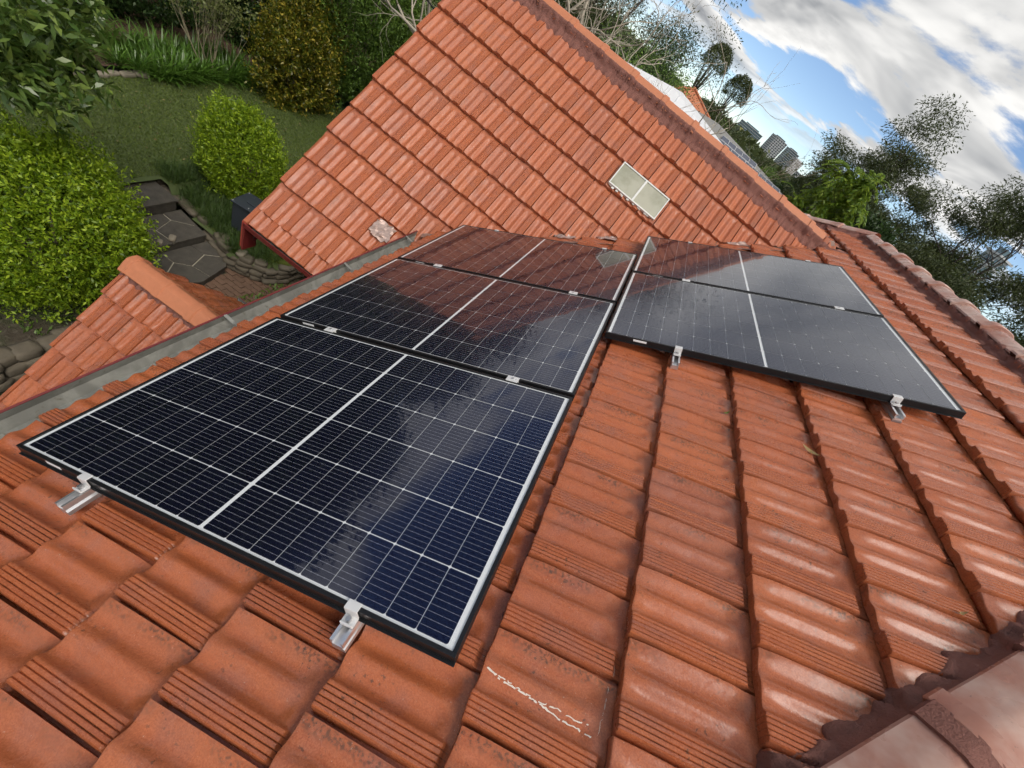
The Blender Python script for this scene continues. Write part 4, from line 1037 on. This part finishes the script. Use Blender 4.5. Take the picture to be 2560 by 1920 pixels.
o = link('mossy_rock', rock_mesh(31, (0.62, 0.36, 0.22)), M_MOSS); o.location = (-4.22, 6.28, -4.93); o.rotation_euler = (0.1, -0.1, 0.7)
tag(o, 'moss covered yellow green rock on top of the stone wall', 'rock')
for (x, y, z, sx_, lb) in ((-4.62, 5.72, -4.88, 0.8, 'pale loose stone lying on the curved wall'), (-5.50, 4.72, -4.97, 0.42, 'small pale stone on the edge of the middle step'), (-5.52, 4.98, -4.97, 0.55, 'flat tan stone chip lying on the middle step')):
    me = rock_mesh(int(-x * 100), (0.30 * sx_, 0.20 * sx_, 0.07)); o = link('loose_stone', me, M_ROCKL); o.location = (x, y, z); o.rotation_euler = (0, 0, x * 3); tag(o, lb, 'stone')
bwall = empty('bed_edging'); tag(bwall, 'rough stone edging of the soil bed beside the porch roof', 'edging')
for k in range(15):
    for lv in range(3):
        M = Matrix.Translation((-4.50 + r_.normal(0, 0.03) + lv * -0.03, 0.2 + k * 0.26 + r_.normal(0, 0.03), -5.72 + lv * 0.17)) @ Matrix.Rotation(1.57 + r_.normal(0, 0.12), 4, 'Z') @ Matrix.Diagonal((1.05, 1.2, 1.6, 1))
        link('stone', ROCKS[int(r_.integers(5))], None, bwall, M)
ed = empty('lawn_edging'); tag(ed, 'short row of pale edging stones behind the lawn', 'edging')
for k in range(7):
    me = ROCKS[k % 5]; M = Matrix.Translation((-10.22 + r_.normal(0, 0.03), 6.3 + k * 0.30, -4.66 + r_.normal(0, 0.015))) @ Matrix.Rotation(1.57 + r_.normal(0, 0.12), 4, 'Z') @ Matrix.Diagonal((r_.uniform(0.85, 1.1), 0.7, 1.0, 1))
    o = link('stone', me, None, ed, M); o.material_slots[0].link = 'OBJECT'; o.material_slots[0].material = M_ROCKL
pav = empty('brick_paving'); tag(pav, 'worn brown brick paving at the foot of the steps', 'paving')
bk = MB().box((0, 0, 0), (0.222, 0.105, 0.05)).build('brick', M_PAVER, pav, bevel=0.006); bkm = bk.data; bpy.data.objects.remove(bk)
for i in range(6):
    for j in range(17):
        M = Matrix.Translation((-4.62 + i * 0.232 + (0.116 if j % 2 else 0), 4.55 + j * 0.114, -5.325 + r_.normal(0, 0.004))) @ Matrix.Rotation(r_.normal(0, 0.012), 4, 'Z') @ Matrix.Rotation(r_.normal(0, 0.012), 4, 'X')
        if M[1][3] > np.interp(M[0][3], WALLX, WALLY) - 0.02: continue
        link('brick', bkm, None, pav, M)
polyslab('paving_bed', [(-4.8, 4.4), (-3.1, 4.4), (-3.1, 6.6), (-3.9, 6.6), (-4.1, 5.95), (-4.7, 5.6)], -5.335, 0.1, M_EARTH, pav, 0)

# ---------------------------------------------------------------- garden plants
bush('garden_bush', 'large round bright green bush beside the steps, left edge of the picture', 'bush', (-5.42, 3.04, -4.02), (1.16, 1.16, 1.24), 9500, 0.062, M_BUSH, 11, 0.09, 7, z0=-5.35)
bush('garden_bush', 'smaller upright bright green bush standing on the lawn', 'bush', (-6.15, 7.05, -3.90), (0.80, 0.80, 1.05), 5600, 0.060, M_BUSH, 12, 0.13, 8, spiky=0.45, z0=-4.8)
bush('variegated_bush', 'gold and green variegated bush at the far corner of the lawn', 'bush', (-9.35, 12.05, -3.45), (0.95, 1.15, 1.45), 5200, 0.095, M_YEL, 13, 0.34, 6, ratio=0.45, z0=-4.7)
bush('dense_shrub', 'tall dense mid green shrub behind the gold bush, beside the wing roof', 'shrub', (-9.3, 14.2, -1.4), (2.0, 2.0, 3.1), 13000, 0.11, M_MIDL, 14, 0.16, 7, ratio=0.28, spiky=0.3, z0=-4.7)
bush('dark_shrub', 'almost black evergreen shrub between the twiggy shrub and gold bush', 'shrub', (-12.3, 13.6, -2.4), (1.9, 1.9, 2.6), 6000, 0.13, M_DARKL, 15, 0.22, 6, z0=-4.7)
bush('dark_shrub', 'low dark undergrowth behind the strap leaved plants', 'shrub', (-13.4, 9.6, -3.9), (1.5, 2.4, 0.9), 3600, 0.12, M_DARKL, 16, 0.3, 6, z0=-4.7)
bush('dark_shrub', 'shadowy green shrub at the top left corner behind the mulch', 'shrub', (-13.2, 6.6, -3.7), (1.3, 1.5, 1.2), 3200, 0.11, M_MIDL, 17, 0.3, 6, z0=-4.7)
# strap-leaved plants along the lawn edge
AG = []
for v in range(3):
    q = np.random.default_rng(60 + v); n_ = 46; d = np.stack([q.normal(0, 0.75, n_), q.normal(0, 0.75, n_), np.full(n_, 0.85)], 1)
    AG.append(straps('strap_leaves', q.normal(0, 0.04, (n_, 3)) * np.array([1, 1, 0.1]), d, q.uniform(0.45, 0.85, n_), q.uniform(0.028, 0.045, n_), M_STRAP, None, q, 1.0, 5, True))
q = np.random.default_rng(66)
for k in range(46):
    y = 7.75 + 3.7 * (k % 23) / 23 + q.normal(0, 0.08); x = np.interp(y, [7.7, 8.4, 10, 11.4], [-10.5, -10.05, -10.15, -10.1]) - (0.1 if k < 23 else 0.6 + q.uniform(0, 0.8))
    o = link('strap_leaved_plant', AG[k % 3]); o.location = (x, y, -4.66); o.rotation_euler = (0, 0, q.uniform(0, 6.28)); o.scale = [q.uniform(0.8, 1.15)] * 3
    tag(o, 'arching strap leaved green plant in the clump edging the lawn', 'plant', 'strap leaved plants along the lawn edge')
# sparse twiggy shrub
root = empty('twiggy_shrub'); tag(root, 'sparse pale twiggy shrub rising from the strap leaved plants', 'shrub'); mb = MB(); tips = []
q = np.random.default_rng(70)
for k in range(16): grow(mb, A((-10.6 + q.normal(0, 0.15), 10.2 + q.normal(0, 0.15), -4.6)), unit(A((q.normal(0, 0.28), q.normal(0, 0.28), 1))), q.uniform(0.9, 1.3), 0.018, 2, q, tips, 0.4, 2, 0.25, 0.08, 0.62, 4)
mb.build('stem', simple('olive_bark', (0.24, 0.21, 0.13), 0.85, 0, 0.2, 20), root, True)
T = np.array([t[0] for t in tips]); N = len(T) * 24
leaves('foliage', T.repeat(24, 0) + q.normal(0, 0.12, (N, 3)), q.normal(size=(N, 3)), 0.075 * q.uniform(0.6, 1.3, N), 0.55, M_TWIG, root, q)
# broad-leaved tree reaching in at the upper left
r_ = np.random.default_rng(81)
root, tips = tree('broad_leaved_tree', 'tree with long pale green leaves reaching in at upper left', (-8.6, 2.6, -5.3), 4.2, 3, 82, M_BROAD, M_BARK, spread=0.75, kids=3, up=0.12, trunk_r=0.10, lean=(0.06, 0.22, 0), n_leaf=0)
T = np.array([t[0] for t in tips]); D_ = np.array([t[1] for t in tips]); N = len(T)
def at(px, dist):
    d = np.array([(px[0] - 1280) / FPX, (px[1] - 960) / FPX, 1.0]) @ CAM_R; return CAM_P + d / np.linalg.norm(d) * dist
for (c, s) in ((at((40, 20), 8.6), 0.5), (at((95, 150), 8.3), 0.36), (at((20, 130), 8.0), 0.4), (at((150, 130), 8.8), 0.26), (at((90, 0), 9.0), 0.45), (at((50, 200), 8.2), 0.2), (at((170, 20), 9.4), 0.25)):
    T = np.vstack([T, A(c) + r_.normal(0, s * 0.6, (46, 3))]); D_ = np.vstack([D_, unit(r_.normal(size=(46, 3)) + np.array([0.5, 0.4, 0.3]))])
per = 11; N = len(T) * per
ld = unit(np.repeat(D_, per, 0) * 0.7 + r_.normal(0, 0.7, (N, 3)))
leaves('crown', np.repeat(T, per, 0) + r_.normal(0, 0.05, (N, 3)), ld, r_.uniform(0.12, 0.22, N), 0.30, M_BROAD, root, r_, mid=0.6, droop=0.12)
# dark plastic box by the corner of the wing
bx = empty('equipment_box', (0, 0, 0)); tag(bx, 'dark grey plastic box with raised lid panel under the roof corner', 'box')
M_PLAS = simple('dark_grey_plastic', (0.035, 0.042, 0.052), 0.32, 0, 0.1, 20)
an = 0.18; ax3b = (A((math.cos(an), math.sin(an), 0.0)), A((-math.sin(an), math.cos(an), 0)), A((0, 0, 1)))
bc = A((-5.08, 6.30, -4.45))
MB().box(bc, (0.44, 0.50, 0.62), ax3b).build('body', M_PLAS, bx, bevel=0.015)
MB().box(bc + A((0, 0, 0.325)), (0.50, 0.56, 0.035), ax3b).build('lid', M_PLAS, bx, bevel=0.01)
MB().box(bc + ax3b[0] * 0.08 + ax3b[1] * 0.07 + A((0, 0, 0.352)), (0.26, 0.30, 0.022), ax3b).build('lid_panel', M_PLAS, bx, bevel=0.006)
for a, c in ((-0.22, -0.24), (-0.22, 0.24), (0.10, -0.22), (-0.03, -0.06)):
    p = bc + ax3b[0] * a + ax3b[1] * c + A((0, 0, 0.343)); MB().tube([p, p + A((0, 0, 0.008))], [0.009, 0.008], 8).build('screw', M_ALUW, bx)
# tall trees closing the garden on the left, their reflections darken the near panels
for k, (x, y, h) in enumerate(((-17.5, 3.0, 18), (-18.5, 8.0, 20), (-18.0, 13.0, 19), (-16.0, 18.5, 18), (-12.5, 22.5, 16), (-18.0, -2.0, 18))):
    lb = ['tall dense evergreen tree left of the garden, nearest the porch', 'tallest dense evergreen tree at the back of the garden', 'tall evergreen tree behind the dark undergrowth', 'tall evergreen tree behind the dense shrub', 'dark evergreen tree behind the wing gable', 'tall dense evergreen tree far left beside the porch'][k]
    bush('evergreen_tree', lb, 'tree', (x, y, -4.9 + h * 0.40), (3.2, 3.2, h * 0.38), 7000, 0.42, M_DARKL, 200 + k, 0.20, 7, 'tall evergreens round the garden', z0=-4.9)
# service cable from the wing gable
b = MB(); a0 = A((-1.66, 4.75, 1.05)); a1 = A((-11.0, 15.0, 1.6)); pts = [a0 + (a1 - a0) * f + A((0, 0, -1.0)) * 4 * f * (1 - f) * 0.35 for f in np.linspace(0, 1, 20)]
b.tube(pts, [0.008] * 20, 5); tag(b.build('service_cable', M_FRAME, None, True), 'thin black cable running from the wing gable into the trees', 'cable')
# leaves that have blown onto the roof
M_DRY = leaf_mat('dry_leaf', [(0.30, 0.20, 0.08), (0.38, 0.28, 0.12)], 0.6, 0.2)
for (s, y, an, L_, mt, lb) in ((2.755, 1.338, 2.4, 0.075, M_DRY, 'curled dry tan leaf lying on the tiles below the panels'), (2.418, 1.482, 0.6, 0.035, M_MIDL, 'tiny green leaf lying on the tiles near the upslope panels'), (3.05, 0.72, 0.4, 0.03, M_DRY, 'tiny brown leaf scrap on the tiles near the hip')):
    b = MB(); hh = 0.045
    dv = MU * math.cos(an) + MY * math.sin(an); sv = np.cross(MN, dv)
    c0 = main_roof.pt(s, y, hh)
    hit, loc, *_ = SC.ray_cast(bpy.context.evaluated_depsgraph_get(), Vector(main_roof.pt(s, y, 0.3)), Vector(-MN))
    if hit: c0 = A(loc) + MN * 0.004
    vs = []
    for i in range(6):
        f = i / 5; w_ = math.sin(math.pi * min(0.98, f * 0.9 + 0.06)) * L_ * 0.16
        for sg in (-1, 0, 1): vs.append(c0 + dv * L_ * (f - 0.5) + sv * sg * w_ + MN * (0.012 * (f - 0.5) ** 2 * 4 + abs(sg) * w_ * 0.4))
    b.add(vs, [(i * 3 + k, i * 3 + k + 1, i * 3 + k + 4, i * 3 + k + 3) for i in range(5) for k in range(2)])
    tag(b.build('fallen_leaf', mt, None, True), lb, 'leaf')
# ---------------------------------------------------------------- background: neighbours, trees, towers
M_WHITER = simple('white_metal_roof', (0.72, 0.73, 0.74), 0.45, 0, 0.05, 3)
M_GREYR = simple('grey_tile_roof', (0.24, 0.235, 0.22), 0.8, 0, 0.2, 8, 0.3)
M_RENDER = simple('beige_render', (0.46, 0.36, 0.26), 0.85, 0, 0.12, 5)
M_FARPV = simple('far_panel', (0.035, 0.045, 0.08), 0.25, 0, 0.15, 5)
M_ORANGE = simple('far_terracotta', (0.50, 0.18, 0.085), 0.7, 0, 0.18, 8, 0.3)
def hip_house(name, label, apex, eave_y, eave_z, xl, xr, depth, mat, ov=0.0, apex2=None):
    """hipped roof whose end faces the camera; apex at the near end of the ridge"""
    root = empty(name); tag(root, label, 'house'); a = A(apex); a2 = A(apex2) if apex2 is not None else a + A((0, depth, 0))
    e = [A((xl, eave_y, eave_z)), A((xr, eave_y, eave_z)), A((xr, eave_y + depth + (a[1] - eave_y), eave_z)), A((xl, eave_y + depth + (a[1] - eave_y), eave_z))]
    b = MB(); b.add([*e, a, a2], [(0, 1, 4), (1, 2, 5, 4), (2, 3, 5), (3, 0, 4, 5)]); rf = b.build('roof', mat, root)
    MB().box(((xl + xr) / 2, (e[0][1] + e[2][1]) / 2, (eave_z - 5.95) / 2), (xr - xl - 0.6, e[2][1] - e[0][1] - 0.6, eave_z + 5.95)).build('wall', M_RENDER, root)
    return root, rf
# white roof: near hip face, slope 0.36
wr, wrf = hip_house('neighbour_house', 'neighbouring house with plain white metal hip roof behind the wing ridge', (0.02, 16.40, 1.75), 14.4, 1.03, -4.27, 4.62, 7, M_WHITER)
for k in range(-12, 14):
    x = k * 0.35; f = 1 - abs(x - 0.02) / (4.29 if x < 0 else 4.60)
    if f <= 0.03: continue
    p0 = A((x, 14.4, 1.03 + 0.006)); p1 = A((x, 14.4 + 2.0 * f, 1.03 + 0.72 * f + 0.006)); b = MB(); b.tube([p0, p1], [0.014, 0.014], 4); b.build('roof_rib', M_WHITER, wrf)
# grey tiled roof with a solar array
gr_, grf = hip_house('neighbour_house', 'neighbouring house with grey roof covered by a solar array', (2.55, 23.7, 1.68), 20.5, 0.72, -5.5, 13.0, 9, M_GREYR)
pn = unit(A((0, -0.30, 1))); pu = unit(A((0, 1, 0.30)))
for r in range(4):
    x0 = (2.62, 2.50, 2.92, 3.4)[r] ; v = 23.02 - (r + 1) * 0.52
    for k in range((8, 9, 9, 8)[r]):
        xx = x0 + k * 0.40 + 0.2
        if 23.7 - abs(xx - 2.55) * 0.31 < v + 0.5 : continue
        c = A((xx, v + 0.25, 1.68 + (v + 0.25 - 23.7) * 0.30)) + pn * 0.06
        p_ = MB().box(c, (0.385, 0.50, 0.04), (A((1, 0, 0)), pu, pn)).build('array_panel', M_FARPV, grf)
        b = MB(); 
        for dx, dy, sx_, sy_ in ((0, 0.25, 0.385, 0.016), (0, -0.25, 0.385, 0.016), (0.19, 0, 0.014, 0.50)): b.box(c + A((dx, 0, 0)) + pu * dy + pn * 0.012, (sx_, sy_, 0.03), (A((1, 0, 0)), pu, pn))
        b.build('array_frame', M_ALUW, p_)
# orange roof house
oh, ohf = hip_house('neighbour_house', 'beige house with orange terracotta hip roof behind the white roof', (-0.25, 40.3, 2.24), 38.2, 1.36, -1.75, 2.3, 3.0, M_ORANGE)
for a0, a1 in (((-1.75, 38.2, 1.36), (-0.25, 40.3, 2.24)), ((2.3, 38.2, 1.36), (-0.25, 40.3, 2.24)), ((-0.25, 40.3, 2.24), (-0.25, 43.3, 2.24))):
    MB().tube([A(a0) + A((0, 0, .05)), A(a1) + A((0, 0, .05))], [0.09, 0.09], 6).build('ridge', M_CAPW, ohf)
MB().box((0.5, 38.36, 1.26), (3.6, 0.06, 0.09)).build('gutter', M_FRAME, oh)
MB().box((1.0, 38.46, 0.75), (0.55, 0.05, 0.45)).build('window', M_FRAME, oh)
b = MB(); b.add([(1.9, 37.2, 0.75), (3.4, 37.2, 0.55), (3.4, 39.5, 1.1), (1.9, 39.5, 1.2)], [(0, 1, 2, 3)]); b.build('lean_to_roof', M_ORANGE, oh)

# apartment towers on the skyline
M_TW = simple('tower_white', (0.60, 0.61, 0.61), 0.6, 0, 0.06, 0.2)
M_TG = simple('tower_glass', (0.10, 0.15, 0.17), 0.15, 0, 0.3, 0.1)
M_TD = simple('tower_dark', (0.045, 0.055, 0.065), 0.3, 0, 0.3, 0.1)
M_TB = simple('tower_brick', (0.36, 0.25, 0.18), 0.8, 0, 0.1, 0.3)
def tower(label, x, y, wd, dp, top, floors, bays, m_wall, m_win, rz=0.0, crown=True, bands=False):
    root = empty('apartment_tower', (0, 0, 0)); tag(root, label, 'tower', 'apartment towers on the skyline')
    ca, sa = math.cos(rz), math.sin(rz); ax = (A((ca, sa, 0)), A((-sa, ca, 0)), A((0, 0, 1))); h = top + 5.95; c = A((x, y, 0))
    MB().box(c + A((0, 0, top - h / 2)), (wd, dp, h), ax).build('wall', m_wall, root)
    fh = 3.1; nf = floors
    wins = MB().box((0, 0, 0), (1, 1, 1)).mesh('tower_window'); wins.materials.append(m_win)
    for f in range(nf):
        z = top - 1.7 - f * fh
        if not bands:
            for side in (0, 1):
                w_ = wd if side == 0 else dp; nb = bays if side == 0 else max(2, int(bays * dp / wd))
                for k in range(nb):
                    off = (k + 0.5) / nb * w_ - w_ / 2
                    pc = c + (ax[0] * off - ax[1] * (dp / 2 + 0.02) if side == 0 else -ax[0] * (wd / 2 + 0.02) + ax[1] * off) + A((0, 0, z))
                    M = frame(pc, ax) @ Matrix.Diagonal((w_ / nb * 0.72 if side == 0 else 0.3, 0.3 if side == 0 else w_ / nb * 0.72, 2.0, 1)); link('window', wins, None, root, M)
        else:
            M = frame(c - ax[1] * (dp / 2 + 0.02) + A((0, 0, z)), ax) @ Matrix.Diagonal((wd * 0.94, 0.3, 1.9, 1)); link('window', wins, None, root, M)
            M = frame(c - ax[0] * (wd / 2 + 0.02) + A((0, 0, z)), ax) @ Matrix.Diagonal((0.3, dp * 0.94, 1.9, 1)); link('window', wins, None, root, M)
        MB().box(c + A((0, 0, z - 1.35)), (wd + 1.0, dp + 1.0, 0.35), ax).build('balcony_slab', M_TW, root)
    if crown:
        MB().box(c + A((0, 0, top + 1.2)), (wd * 0.6, dp * 0.6, 2.4), ax).build('plant_room', m_win, root)
        MB().box(c + A((0, 0, top + 0.3)), (wd + 1.6, dp + 1.6, 0.5), ax).build('roof_slab', M_TW, root)
tower('long low glass office block, leftmost on the skyline', 86, 895, 44, 22, 19.5, 5, 10, M_TD, M_TG, -0.10, True, True)
tower('tallest pale apartment tower with balconies on the skyline', 147, 989, 27, 22, 35.0, 11, 5, M_TW, M_TD, 0.35)
tower('glassy grey apartment tower right of the tallest one', 188, 1033, 22, 22, 35.5, 10, 4, M_TG, M_TD, 0.25)
tower('brown and white apartment block in front of the glassy tower', 197, 980, 17, 20, 28.5, 9, 4, M_TB, M_TW, 0.2)
tower('small low white block at the foot of the towers', 173, 781, 10, 10, 14.0, 4, 3, M_TW, M_TD, 0.2, False)
tower('white lattice fronted block glimpsed through the gum trees', 74, 142, 6.0, 6, 8.0, 4, 6, M_TW, M_TD, 0.1, False)
tower('pale tall building at the far right behind the gum trees', 101, 172, 5.0, 5, 20.0, 7, 3, M_TW, M_TG, 0.3)
tower('cream block half hidden under the feathery tree', 66, 189, 9.0, 8, 4.8, 4, 6, M_TW, M_TD, 0.0, False)
lp = empty('light_mast'); tag(lp, 'tall thin light mast standing between towers and trees', 'mast')
MB().tube([(25.6, 106.9, -5.9), (25.4, 106.95, 5.7)], [0.10, 0.05], 6).build('pole', M_TW, lp)
MB().box((25.4, 106.95, 5.75), (1.1, 0.3, 0.22)).build('lamp_head', M_TW, lp)
bs = empty('sign_board'); tag(bs, 'small yellow board in front of the office block', 'sign')
MB().box((27.2, 329, 3.6), (4.2, 0.3, 3.4)).build('board', simple('yellow_board', (0.55, 0.48, 0.16), 0.6), bs); MB().tube([(27.2, 329.2, -5.9), (27.2, 329.2, 2.5)], [0.15, 0.15], 6).build('post', M_TW, bs)

# trees
q = np.random.default_rng(300)
# bare pale tree behind the wing ridge
for k, (x, y, h, lb, sd_) in enumerate(((-3.2, 13.4, 9.0, 'bare pale branched tree rising behind the wing ridge', 301), (-1.7, 15.0, 8.6, 'bare twiggy tree left of the white roof', 302), (-5.6, 15.5, 8.4, 'bare grey tree with upright stems behind the gable', 303), (-2.0, 12.4, 8.8, 'bare pale tree close behind the wing ridge', 304), (-4.2, 14.6, 9.2, 'bare forked tree left of the pale one', 305))):
    tree('bare_tree', lb, (x, y, -4.7), h * 1.2, 6, sd_, M_TWIG, M_BARKP, spread=0.62, kids=2, up=0.07, trunk_r=0.17, n_leaf=0, first=0.33, shrink=0.71, wob=0.20, taper=0.80, group='bare trees behind the wing')
# background dark trees behind them
for k, (x, y, h, lb, mt) in enumerate(((-6.2, 21.5, 11.0, 'dark weeping evergreen behind the bare tree', M_DARKL), (-3.6, 24.0, 8.6, 'olive green tree behind the bare branches', M_OLIVE), (-1.7, 27.0, 7.8, 'small olive tree left of the orange roof', M_OLIVE), (-9.5, 23.0, 11.5, 'tall dark tree behind the wing gable', M_DARKL), (-1.0, 22.5, 7.3, 'yellow green tree behind the white roof', M_MIDL))):
    tree('garden_tree', lb, (x, y, -5.5), h * 1.3, 3, 320 + k, mt, M_BARKD, spread=0.75, kids=3, up=0.15, trunk_r=0.16, n_leaf=420, clump=0.95, leaf=0.125, ratio=0.3, hang=0.3, first=0.36, shrink=0.72)
# two round-headed trees
for k, (x, y, top, lb) in enumerate(((-0.75, 54.6, 6.4, 'taller of two dark round headed trees against the sky'), (2.75, 54.6, 5.6, 'shorter of two dark round headed trees against the sky'))):
    root = empty('round_headed_tree'); tag(root, lb, 'tree', 'round headed trees'); mb = MB(); tips = []; r_ = np.random.default_rng(340 + k)
    grow(mb, A((x, y, -5.5)), A((0.02, 0, 1)), 7.0, 0.16, 0, r_, []); b0 = A((x, y, 1.3))
    C0 = A((x + 0.1, y, top - 1.5)); P = []
    for j in range(16):
        d = unit(r_.normal(size=3) + A((0, 0, 0.6))); e = C0 + d * A((1.25, 1.25, 1.45)); mb.tube([b0, b0 + (e - b0) * 0.5 + r_.normal(0, 0.1, 3), e], [0.07, 0.04, 0.012], 4)
    mb.build('trunk', M_BARKD, root, True)
    N = 7000; d = unit(r_.normal(size=(N, 3))); d[:, 2] = np.where(d[:, 2] < -0.35, -d[:, 2], d[:, 2]); rr = lump(d, 350 + k, 0.10, 5) * (1 - np.abs(r_.normal(0, 0.16, N)))
    leaves('crown', C0 + d * A((1.45, 1.45, 1.55)) * rr[:, None], r_.normal(size=(N, 3)), 0.13 * r_.uniform(0.6, 1.3, N), 0.5, M_OLIVE, root, r_)
# tree belt below the towers
bl = ['olive tree right of the orange roof', 'broad olive tree behind the grey roof', 'dark tree below the office block', 'rounded tree below the tallest tower', 'grey green tree below the glassy tower', 'dark tree left of the light mast', 'bushy tree under the light mast', 'wide olive tree on the rise behind the array', 'low dark tree behind the solar array', 'rounded far tree beyond the array roof', 'far dark tree at the foot of the towers', 'far olive tree right of the towers']
spots = [(2.3, 52, 3.2), (4.4, 60, 2.4), (6.6, 66, 2.0), (9.4, 72, 1.7), (12.6, 74, 2.0), (15.8, 72, 2.2), (18.5, 70, 2.6), (5.6, 44, 1.3), (7.2, 40, 1.0), (9.0, 46, 1.2), (13.0, 60, 1.7), (20.5, 66, 2.9)]
for k, (x, y, top) in enumerate(spots):
    r_ = np.random.default_rng(360 + k); root = empty('belt_tree'); tag(root, bl[k], 'tree', 'trees below the skyline')
    mb = MB(); mb.tube([(x, y, -5.9), (x, y, top - 2.5)], [0.25, 0.15], 6); mb.build('trunk', M_BARKD, root)
    N = 6500; P = []; n_c = 11
    cc = A((x, y, top - 2.2)) + r_.normal(0, 1, (n_c, 3)) * A((1.5, 1.2, 0.7)); cc[:, 2] = np.minimum(cc[:, 2], top - 0.9)
    ci = r_.integers(0, n_c, N); d = unit(r_.normal(size=(N, 3))); P = cc[ci] + d * (1.25 * r_.uniform(0.55, 1.05, N))[:, None] * A((1, 1, 0.85))
    leaves('crown', P, r_.normal(size=(N, 3)), 0.26 * r_.uniform(0.6, 1.4, N), 0.45, (M_OLIVE, M_MIDL, M_OLIVE, M_DARKL)[k % 4], root, r_)
# far woodland mass along the horizon
r_ = np.random.default_rng(390); N = 60000; az = np.radians(r_.uniform(-45, 75, N)); dist = r_.uniform(110, 620, N)
hgt = -5.9 + np.abs(r_.normal(0, 1, N)) * 1.2 + (5.2 + 1.3 * np.sin(az * 23) + 0.9 * np.sin(az * 61 + 1)) * r_.random(N) ** 0.45 + dist * 0.004
fw = leaves('woodland', np.stack([np.sin(az) * dist, np.cos(az) * dist, hgt], 1), r_.normal(size=(N, 3)), r_.uniform(1.5, 3.8, N) * (0.4 + dist / 500), 0.6, M_OLIVE, None, r_)
tag(fw, 'far off olive green woodland below the skyline', 'woodland', kind='stuff')
# feathery bright tree behind the ridge
root, tips = tree('feathery_tree', 'bright green feathery tree with drooping fronds behind the far hip', (5.9, 13.6, -5.8), 9.0, 3, 400, M_FERN, M_BARK, spread=0.75, kids=3, up=0.10, trunk_r=0.12, n_leaf=0, first=0.42, shrink=0.62)
r_ = np.random.default_rng(401); FB = []; FD = []
anc = [A(c) for c in ((5.0, 13.1, 2.75), (5.45, 12.9, 2.75), (4.95, 13.2, 2.15), (4.7, 13.3, 1.55), (5.7, 12.9, 2.1), (5.2, 13.1, 1.7), (5.5, 13.4, 2.4), (4.75, 13.0, 1.2), (5.9, 13.2, 1.6), (5.3, 13.3, 1.2))]
for c in anc:
    for f_ in range(34):
        d = unit(r_.normal(size=3) * A((1, 1, 0.5)) + A((0, 0, 0.25))); p = c + r_.normal(0, 0.12, 3); L_ = r_.uniform(0.35, 0.65)
        for s in range(26):
            t_ = s / 25; w_ = p + d * L_ * t_ + A((0, 0, -1)) * 0.35 * t_ ** 2; tang = unit(d + A((0, 0, -0.7 * t_))); sdv = unit(np.cross(tang, A((0, 0, 1))))
            for sg in (-1, 1): FB.append(w_); FD.append(sdv * sg + tang * 0.5 + A((0, 0, -0.25)))
leaves('crown', A(FB), A(FD), r_.uniform(0.06, 0.13, len(FB)), 0.34, M_FERN, root, r_, droop=0.15)
# dark conifer and small tree by the hip
for (x, y, top, R_, lb, mt) in ((7.9, 16.5, 2.55, 0.75, 'compact dark conifer just beyond the ridge end', M_DARKL), (8.45, 28.7, 2.75, 0.9, 'small dark tree beside the light mast', M_OLIVE), (6.9, 24.5, 1.6, 1.6, 'low bushy dark tree behind the far hip', M_DARKL), (9.6, 21.5, 1.75, 1.5, 'dark bushy tree beneath the gum trees', M_DARKL)):
    bush('dark_tree', lb, 'tree', (x, y, top - R_ * 1.2), (R_, R_, R_ * 1.2), 1800, 0.12, mt, int(x * 31), 0.2, 6, z0=-5.9)
# gum trees on the right
gl = ['tall gum tree with layered dark foliage right of the ridge', 'broad gum tree nearest the right edge of the picture', 'gum tree with bare grey limbs beside the conifer', 'gum tree half out of frame at the right edge', 'low dense gum tree behind the main ridge', 'low spreading gum tree right of the conifer', 'low gum tree at the right corner above the ridge']
gs = [((11.4, 23.5, -5.8), 12.6, (-0.02, 0, 0), 4, 120), ((14.0, 22.5, -5.8), 13.6, (-0.03, 0, 0), 4, 120), ((9.7, 22.5, -5.8), 10.8, (0.04, 0, 0), 4, 34), ((16.4, 22.0, -5.8), 13.0, (0, 0, 0), 4, 120), ((12.6, 19.0, -5.8), 10.0, (0, 0, 0), 4, 130), ((10.6, 19.5, -5.8), 8.8, (0, 0, 0), 4, 130), ((14.6, 18.0, -5.8), 10.2, (0, 0, 0), 4, 130)]
for k, (bpos, h, ln, lev, nl) in enumerate(gs):
    tree('gum_tree', gl[k], bpos, h, lev, 410 + k, M_OLIVE, M_BARKD, spread=0.75, kids=3, up=0.14, trunk_r=0.30, lean=ln, n_leaf=nl * 4, clump=0.78, leaf=0.12, ratio=0.28, flat=0.55, hang=0.25, first=0.33, shrink=0.72, wob=0.14, taper=0.72, group='gum trees right of the ridge')
